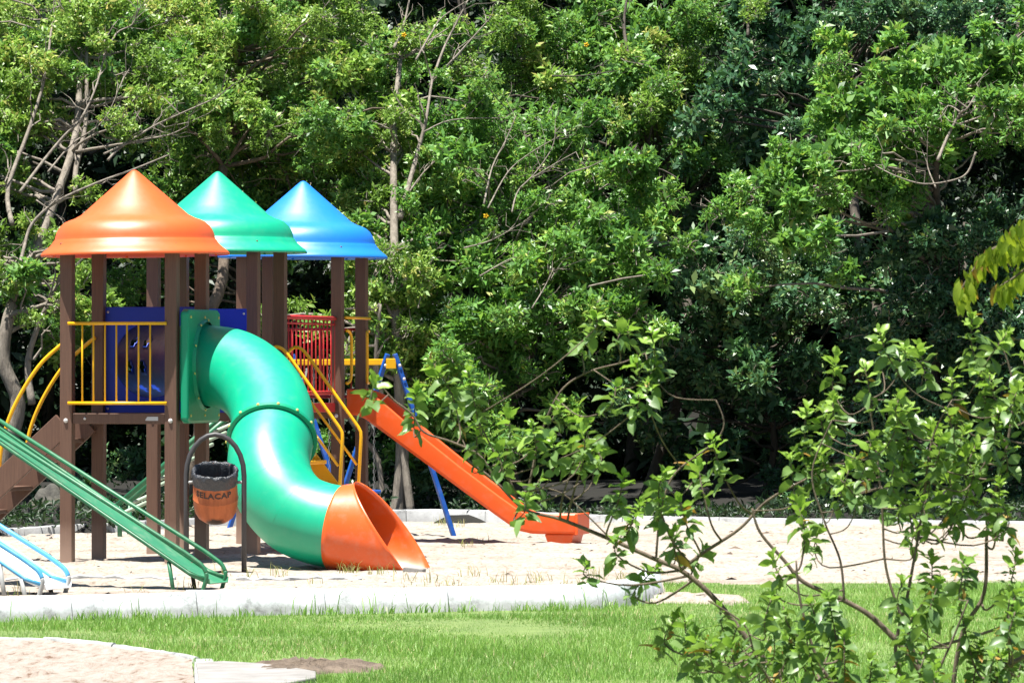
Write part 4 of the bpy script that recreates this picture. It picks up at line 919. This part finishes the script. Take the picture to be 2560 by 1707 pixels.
# lawn grass -------------------------------------------------------------------
def inpoly(x, y, P):
    c = np.zeros(len(x), bool); n = len(P)
    for i in range(n):
        x1, y1, x2, y2 = P[i][0], P[i][1], P[i-1][0], P[i-1][1]
        c ^= ((y1 > y) != (y2 > y)) & (x < (x2-x1)*(y-y1)/(y2-y1+1e-12)+x1)
    return c
def blades(x, y, z0, h, wd, tint, lean=.5, simple=False):
    n = len(x); a = rng.uniform(0, 6.28, n); dx, dy = np.cos(a), np.sin(a); b = rng.uniform(0, 6.28, n); l = np.abs(rng.normal(lean*.9, lean*.6, n))
    lx, ly = np.cos(b)*l, np.sin(b)*l; V = np.zeros((n, 5, 3)); P = np.stack([x, y, z0], 1); S = np.stack([dx, dy, 0*dx], 1)*wd[:, None]
    mid = P+np.stack([lx*h*.3, ly*h*.3, h*.6], 1); tip = P+np.stack([lx*h, ly*h, h*np.clip(1-.35*l*l, .35, 1)], 1)
    V[:, 0] = P-S*.5; V[:, 1] = P+S*.5; V[:, 2] = mid+S*.42; V[:, 3] = tip; V[:, 4] = mid-S*.42
    if simple: return V[:, [0, 1, 3]].reshape(-1, 3), np.arange(n*3).reshape(n, 3), np.repeat(tint, 3)
    i = np.arange(n)[:, None]*5; return V.reshape(-1, 3), np.concatenate([i+np.array([[0, 1, 2]]), i+np.array([[0, 2, 4]]), i+np.array([[4, 2, 3]])]), np.repeat(tint, 5)
n = 330000
d = rng.uniform(28.5, 45.6, n); hw = 1550/F*d; x = rng.uniform(-1, 1, n)*hw
pyy = HZ+CH*F/d; pxx = 1280+x*F/d
ok = ~(d > sand_front(x)-.14-.1*rng.random(n)); ok &= ~((x < knx[-2]) & (d > np.interp(x, knx, kny)-.04))
ok &= ~inpoly(x, d, [(p.x, p.y+.08) for p in pit])&~inpoly(x, d, [(p.x, p.y) for p in P][:7]) if False else ok
ok &= ~inpoly(pxx, pyy, [(-500, 1583), (0, 1600), (110, 1605), (250, 1618), (370, 1634), (480, 1652), (485, 1664), (560, 1659), (690, 1667), (795, 1688), (795, 1712), (620, 1745), (500, 1800), (-500, 1800)])
e = ((pxx-772)/185)**2+((pyy-1670)/22)**2; ok &= (e+.35*np.sin(pxx*.06)*np.sin(pyy*.5) > 1+rng.normal(0, .12, n))
e = ((pxx-1710-1.5*(pyy-1500))/165)**2+((pyy-1500)/10)**2; ok &= e > 1+rng.normal(0, .15, n)
e = ((pxx-1230)/340)**2+((pyy-1534)/5.5)**2; ok &= e > 1+rng.normal(0, .3, n)
x, d = x[ok], d[ok]; n = len(x)
pat = .5+.13*vnoise(x, d*.5, 2.2, 21)+.15*vnoise(x, d*.5, .7, 23); tall = np.clip(1+.35*vnoise(x, d*.6, 1.5, 22), .5, 1.7)
h = rng.uniform(.025, .062, n)*tall; tint = np.clip(pat+rng.normal(0, .17, n), 0, .95); tint = np.where(rng.random(n) < .03+.05*np.clip(vnoise(x, d, 1.1, 24), 0, 2), 1.0, tint)
V, Fc, T = blades(x, d, np.full(n, -.01), h, rng.uniform(.005, .0085, n), tint, .6, True)
tag(link('grass', npmesh('grass', V, Fc, T), M['grass']), 'mown green lawn grass in front of the kerb', kind='stuff')
# longer grass against the front of the kerb and dry weeds on the sand
X_ = []; 
for k in range(110):
    x0 = rng.uniform(-3.6, 1.05); y0 = float(np.interp(x0, knx, kny))-rng.uniform(.05, .22); m_ = rng.integers(5, 14)
    X_.append(np.stack([x0+rng.normal(0, .03, m_), y0+rng.normal(0, .02, m_), rng.uniform(.05, .11, m_)], 1))
for k in range(36):
    x0 = rng.uniform(-3.4, 1.0); X_.append(np.array([[x0, float(np.interp(x0, knx, kny))-.1, rng.uniform(.18, .27)]]))
X_ = np.concatenate(X_); V, Fc, T = blades(X_[:, 0], X_[:, 1], np.full(len(X_), -.02), X_[:, 2], np.full(len(X_), .0075), np.clip(rng.normal(.45, .2, len(X_)), 0, .95), .45)
tag(link('kerb_grass', npmesh('kerb_grass', V, Fc, T), M['grass']), 'longer grass blades growing against the white kerb', kind='stuff')
X_ = []
spots = [(870, 1432, 40), (960, 1436, 30), (905, 1425, 20), (1080, 1449, 14), (1345, 1452, 26), (1180, 1440, 16), (1490, 1452, 16), (1560, 1453, 22), (1600, 1450, 16), (1240, 1458, 14), (1130, 1468, 10), (700, 1440, 14), (620, 1445, 10), (1300, 1466, 10), (1440, 1460, 12), (560, 1440, 12), (1170, 1368, 14), (1215, 1350, 10), (1100, 1318, 22), (1150, 1319, 16), (40, 1490, 14), (470, 1472, 10), (1020, 1450, 14), (780, 1462, 8), (1640, 1446, 14), (350, 1480, 6)]
for px, py, m_ in spots:
    g = gs(px, py); X_.append(np.stack([g.x+rng.normal(0, .05, m_), g.y+rng.normal(0, .12, m_), rng.uniform(.04, .14, m_)], 1))
for k in range(90):
    g = gd(rng.uniform(1000, 1650), rng.uniform(1442, 1466), .06); X_.append(np.array([[g.x, g.y, rng.uniform(.03, .08)]]))
X_ = np.concatenate(X_); V, Fc, T = blades(X_[:, 0], X_[:, 1], sand_z(X_[:, 0], X_[:, 1])-.005, X_[:, 2], np.full(len(X_), .0055), np.clip(rng.normal(.4, .3, len(X_)), 0, 1), .7)
tag(link('weeds', npmesh('weeds', V, Fc, T), M['weed']), 'sparse dry weeds growing in the sand', kind='stuff')
# litter of bark crumbs and pebbles on the sand
n = 520; d = rng.uniform(39.5, 60, n); x = rng.uniform(-1, 1, n)*1330/F*d; ok = d > sand_front(x)+.1; x, d = x[ok], d[ok]; n = len(x)
z = sand_z(x, d); s_ = rng.gamma(2.0, .005, n)+.004; a = rng.uniform(0, 3.14, n)
V = np.zeros((n, 4, 3)); base = np.stack([x, d, z], 1); ex_ = np.stack([np.cos(a), np.sin(a), 0*a], 1); ey_ = np.stack([-np.sin(a), np.cos(a), 0*a], 1)
V[:, 0] = base-ex_*s_[:, None]*1.6; V[:, 1] = base+ey_*s_[:, None]*.6; V[:, 2] = base+ex_*s_[:, None]*1.6; V[:, 3] = base+np.array([0, 0, 1])*s_[:, None]*.55-ey_*s_[:, None]*.3
i = np.arange(n)[:, None]*4; Fc = np.concatenate([i+np.array([[0, 1, 3]]), i+np.array([[1, 2, 3]]), i+np.array([[0, 3, 2]])])
tag(link('sand_litter', npmesh('sand_litter', V.reshape(-1, 3), Fc), M['dirt']), 'scattered crumbs of bark and pebbles on the sand', kind='stuff')

# ------------------------------------------------------------------ foreground shrubs
def leaf_mesh(name, L, wd, curl, fold, m, n=5):
    v = []; f = []
    for i in range(n+1):
        t = i/n; wv = wd*(math.sin(math.pi*min(1, t**.85))**.75)*(.65+.55*t) if 0 < t < 1 else 0.0012
        x = L*t; z = -curl*L*t*t; k = math.sin(t*9+curl*20)*.10*wd
        v += [(x, -wv/2, z+fold*wv/2+k), (x, 0, z), (x, wv/2, z+fold*wv/2-k)]
    for i in range(n):
        for j in range(2): f.append((i*3+j, (i+1)*3+j, (i+1)*3+j+1, i*3+j+1))
    me = bpy.data.meshes.new(name); me.from_pydata(v, [], f); me.materials.append(m)
    me.polygons.foreach_set('use_smooth', [True]*len(me.polygons)); return me
LMO = [leaf_mesh('leaf', 1, .46+.045*k, (.10, .45, .25, .6, -.15, .35)[k], (.35, .1, .5, .25, .15, .6)[k], M['sh_old']) for k in range(6)]
LMY = [leaf_mesh('leaf', 1, .54+.06*k, .05+.10*k, .40-.05*k, M['sh_young']) for k in range(3)]
LMD = [leaf_mesh('leaf', 1, .42, .55, .55, M['sh_dry'])]
LMP = [leaf_mesh('leaf', 1, .34, .35, .35, M['droop']), leaf_mesh('leaf', 1, .38, .25, .25, M['droop'])]
class Shrub:
    def __init__(s, name, label, base, d, cat='bush'):
        s.d = d; p = at(base[0], base[1], d); s.b = Vector((p.x, d, 0)); s.root = empty(name, s.b); tag(s.root, label, cat); s.pts = []; s.leaves = []
    def lc(s, p): return Vector(p)-s.b
    def limb(s, pts, r0, r1, dq=0.0, name='stem'):
        P = spline([at(px, py, s.d+dq+(q[0] if q else 0)) for px, py, *q in pts], 6); n = len(P)
        MB().tube([s.lc(p) for p in P], [(.78 if name == 'stem' else 1)*(r0+(r1-r0)*i/(n-1)) for i in range(n)], 7).build(name, M['bark_stem'], s.root, smooth=True)
        s.pts += [(p, r0+(r1-r0)*i/(n-1)) for i, p in enumerate(P)]
    def shoot(s, px, py, ln=130, size=.050, nl=13, young=.4, dq=None, lean=None, dry=.02, rnd=random):
        nl = int(nl*2.0)
        dq = rnd.uniform(-.35, .35) if dq is None else dq; tip = at(px, py, s.d+dq); q = s.d/F
        want = tip+Vector(((lean if lean is not None else rnd.gauss(0, .35))*ln*q, rnd.gauss(0, .3)*ln*q, -ln*1.15*q))
        base, br_ = min(s.pts, key=lambda t: (t[0]-want).length+(3 if t[0].z > tip.z-.03 else 0))
        P = spline([base, base.lerp(want, .6)+Vector((rnd.gauss(0, .02), rnd.gauss(0, .02), -.01)), want.lerp(tip, .45), tip], 4); n = len(P)
        MB().tube([s.lc(p) for p in P], [max(.0022, min(br_*.6, .0048)*(1-.65*i/n)) for i in range(n)], 5).build('stem', M['bark_stem'], s.root, smooth=True)
        ax = (tip-want).normalized(); u = ax.orthogonal().normalized(); v = ax.cross(u); ph = rnd.uniform(0, 6.28); Ls = ln*q
        for k in range(nl):
            t = k/(nl-1); pos = tip-ax*Ls*(t**1.3)*1.05+ax*.004; a = ph+k*2.4
            if k % 2: a = ph+(k-1)*2.4+math.pi
            el = R(25+70*min(1, t*1.5))+rnd.gauss(0, .18); rad = u*math.cos(a)+v*math.sin(a)
            x = (rad*math.sin(el)+ax*math.cos(el)).normalized(); zz_ = (ax-x*ax.dot(x)).normalized()
            if zz_.z < 0 and rnd.random() < .5: zz_ = -zz_
            y = zz_.cross(x); sc_ = size*(.55+.62*min(1, t*2.2))*rnd.uniform(.6, 1.3)
            fam = LMD if rnd.random() < dry else (LMY if t < young else LMO)
            s.leaves.append((pos, Matrix((x, y, zz_)).transposed() @ Matrix.Rotation(rnd.gauss(0, .5), 3, 'X') @ Matrix.Rotation(rnd.gauss(.1, .3), 3, 'Y'), sc_, rnd.choice(fam)))
    def extra(s, spec, n, rnd, **kw):
        for _ in range(n):
            px, py, ln, nl = rnd.choice([t for t in spec if t[0] > 1350]); s.shoot(px+rnd.gauss(0, 60), py+abs(rnd.gauss(40, 45)), ln*rnd.uniform(.55, .9), nl=max(6, int(nl*rnd.uniform(.5, .8))), rnd=rnd, **kw)
    def finish(s, nmax=300):
        L_ = sorted(s.leaves, key=lambda t: -t[2]); extra = MB(); 
        for pos, rot, sc_, me in L_[:nmax]:
            o = bpy.data.objects.new('leaf', me); COL.objects.link(o); o.parent = s.root
            o.matrix_local = Matrix.Translation(s.lc(pos)) @ (rot*sc_).to_4x4()
        rest = {}
        for pos, rot, sc_, me in L_[nmax:]: rest.setdefault(me.materials[0].name, MB()).add([s.lc(pos)+(rot @ (v.co*sc_)) for v in me.vertices], [tuple(p.vertices) for p in me.polygons])
        for nm, b in rest.items(): tag(b.build('small_leaves', bpy.data.materials[nm], s.root, smooth=True), kind='stuff')
rs = random.Random(21)
S = Shrub('arching_shrub', 'shrub whose long bare limb arches left in front of the orange slide', (1990, 1900), 20.0)
S.limb([(2080, 2420), (2040, 1900), (1975, 1725), (1890, 1625), (1790, 1500), (1710, 1430), (1640, 1398), (1520, 1345), (1400, 1297), (1310, 1272), (1240, 1205), (1170, 1150)], .0165, .005)
S.limb([(1240, 1205), (1200, 1140), (1130, 1105), (1060, 1080), (1030, 1035), (985, 1000), (950, 960)], .007, .003, -.1)
S.limb([(1300, 1268), (1270, 1190), (1230, 1120), (1190, 1040)], .006, .003, -.2)
S.limb([(1310, 1270), (1330, 1180), (1350, 1090), (1400, 980), (1470, 930), (1560, 905), (1620, 880)], .006, .003, .2)
S.limb([(1530, 1350), (1460, 1280), (1400, 1230), (1330, 1215)], .004, .002, .1)
S.limb([(1640, 1395), (1645, 1330), (1655, 1260), (1690, 1180), (1780, 1110), (1810, 1060), (1790, 1000)], .006, .003, .1)
S.limb([(1700, 1425), (1760, 1380), (1850, 1320), (1920, 1250), (2030, 1190), (2110, 1150)], .009, .004, -.1)
SP = ((935, 950, 70, 10), (1080, 905, 120, 15), (1170, 925, 130, 15), (1040, 965, 110, 13), (1110, 990, 100, 12), (1270, 1030, 110, 13), (1190, 1060, 110, 12), (1240, 1110, 100, 11), (1330, 1060, 100, 12), (1310, 1240, 60, 9), (1400, 1010, 90, 10), (1440, 1035, 110, 14), (1380, 1100, 80, 10), (1490, 790, 60, 9), (1630, 830, 110, 14), (1590, 900, 80, 10), (1440, 1120, 70, 8), (1540, 1350, 60, 9), (1660, 1180, 90, 12), (1700, 1250, 90, 11), (1560, 1190, 100, 13), (1780, 1095, 110, 14), (1640, 1420, 100, 13), (1690, 1540, 110, 12), (1740, 1580, 110, 12), (1620, 960, 70, 9), (1760, 1370, 60, 8), (1600, 1260, 80, 10))
for px, py, ln, nl in SP: S.shoot(px, py, ln, nl=nl, rnd=rs, young=.45)
S.extra(SP, 24, rs, young=.45)
S.finish(300)
S = Shrub('leafy_shrub', 'dense bright green shrub rising along the right edge', (2300, 1900), 19.6)
S.limb([(2330, 2450), (2320, 1900), (2310, 1700), (2200, 1560), (2110, 1500), (2010, 1455), (1960, 1400), (1900, 1330), (1880, 1270)], .017, .005)
S.limb([(2310, 1700), (2260, 1560), (2215, 1420), (2205, 1270), (2190, 1120), (2170, 1000)], .008, .003, .1)
S.limb([(2330, 1800), (2240, 1650), (2270, 1480), (2300, 1310), (2330, 1100), (2380, 1000)], .010, .003, -.15)
S.limb([(2360, 1900), (2400, 1600), (2460, 1480), (2470, 1300), (2520, 1100), (2530, 950), (2490, 830)], .012, .003, .2)
S.limb([(2230, 1670), (2330, 1620), (2450, 1585), (2560, 1545), (2680, 1500)], .009, .004, .0)
S.limb([(2380, 2000), (2520, 1700), (2600, 1500), (2620, 1200), (2560, 900)], .013, .004, .1)
S.limb([(2110, 1500), (2100, 1400), (2060, 1300), (2030, 1180), (2080, 1050)], .006, .003, -.2)
SP = ((2090, 890, 130, 16), (2200, 830, 90, 12), (2300, 870, 90, 12), (2020, 1020, 120, 15), (2080, 1080, 110, 14), (2250, 1000, 130, 17), (2330, 1060, 140, 17), (2180, 1090, 130, 16), (2430, 790, 130, 15), (2520, 830, 120, 14), (2460, 920, 140, 17), (2400, 1010, 140, 17), (2500, 1030, 140, 16), (2550, 960, 120, 14), (2130, 1150, 120, 15), (2250, 1160, 130, 16), (2370, 1170, 140, 16), (1990, 1250, 120, 15), (2050, 1320, 90, 11), (1930, 1390, 80, 10), (2330, 1390, 120, 15), (2500, 1210, 130, 15), (2540, 1390, 120, 13), (2440, 1110, 120, 15), (2380, 940, 110, 14), (2300, 1240, 100, 12))
for px, py, ln, nl in SP: S.shoot(px, py, ln, nl=nl, rnd=rs, young=.42)
S.extra(SP, 40, rs, young=.42)
S.finish(300)
S = Shrub('low_shrub', 'low tangled shrub with dark leaves in the bottom right corner', (2250, 1950), 18.8)
S.limb([(2180, 2500), (2150, 1950), (2100, 1750), (2040, 1640), (2000, 1500), (1990, 1400)], .012, .004)
S.limb([(2200, 2400), (2290, 1900), (2330, 1720), (2380, 1600), (2420, 1500)], .010, .003)
S.limb([(2200, 2400), (2400, 1900), (2480, 1700), (2560, 1640), (2640, 1600)], .016, .008)
S.limb([(2100, 1900), (1960, 1750), (1890, 1640), (1860, 1560), (1770, 1500)], .007, .003)
SP = ((2070, 1490, 120, 15), (2010, 1560, 120, 14), (2110, 1590, 120, 14), (1960, 1610, 100, 12), (2180, 1640, 100, 12), (2350, 1450, 120, 16), (2400, 1520, 120, 15), (2280, 1540, 120, 15), (2450, 1610, 110, 13), (2520, 1560, 110, 13), (2330, 1650, 110, 13), (1830, 1600, 100, 12), (2230, 1680, 100, 12), (2420, 1400, 100, 13), (2540, 1480, 110, 12), (1930, 1490, 90, 11), (1800, 1520, 80, 10), (2080, 1670, 100, 12), (2500, 1670, 90, 12))
for px, py, ln, nl in SP: S.shoot(px, py, ln, nl=nl, rnd=rs, young=.25, dry=.04)
S.extra(SP, 34, rs, young=.3, dry=.04)
S.finish(300)
# drooping branch reaching in from the right
S = Shrub('overhanging_tree', 'tree branch of drooping yellow-green leaves hanging in at the right edge', (2900, 1900), 19.0, 'tree')
S.limb([(2960, 2600), (2930, 1900), (2900, 1300), (2880, 800), (2860, 500), (2900, 200), (2950, -200), (2930, -600)], .05, .012, name='trunk')
for ex, ey in ((3250, -150), (2700, -420), (3200, -520), (3150, 150), (2780, -750), (3350, 380)): S.limb([(2900, min(600, ey+420)), ((2900+ex)/2, ey+130), (ex, ey)], .014, .004, rs.uniform(-.3, .3), name='branch')
lb_ = [(tuple(at(px_, py_, 19.0+rs.uniform(-.5, .5))), rs.uniform(.17, .26), 1.0) for px_, py_ in ((3250, -150), (2760, -420), (3200, -520), (3150, 150), (2820, -750), (3350, 380), (3000, -350), (3080, -720), (2980, -100), (3100, -300), (3330, -350), (3250, 250), (2900, -560))]
V, Fc, T = lobes_to_leaves(lb_, 150, .085, .38, 6, sub=5)
tag(link('crown', npmesh('crown', V-np.array(S.b)[None], Fc, T), M['leaf_olive'], S.root), kind='stuff')
S.limb([(2870, 620), (2760, 540), (2660, 560), (2560, 600), (2480, 625), (2430, 680), (2400, 730)], .014, .002, name='branch')
S.limb([(2660, 560), (2600, 640), (2540, 690), (2500, 715)], .006, .002, name='branch')
S.limb([(2760, 540), (2660, 500), (2580, 545), (2520, 590)], .006, .002, -.1, name='branch')
for p, rr_ in [t for t in S.pts if t[1] < .011 and t[0].x < 1.98 and t[0].z > 1.8 and t[0].z < 2.35]:
    for k in range(4):
        x = Vector((rs.gauss(-.12, .25), rs.gauss(0, .25), -1)).normalized(); z = Vector((rs.gauss(-.5, .4), -1, rs.gauss(.2, .2))); z = (z-x*z.dot(x)).normalized(); y = z.cross(x)
        S.leaves.append((p+Vector((rs.gauss(0, .015), rs.gauss(0, .03), rs.uniform(-.01, .01))), Matrix((x, y, z)).transposed(), rs.uniform(.05, .085), rs.choice(LMP if rs.random() > .05 else LMD)))
S.finish(300)
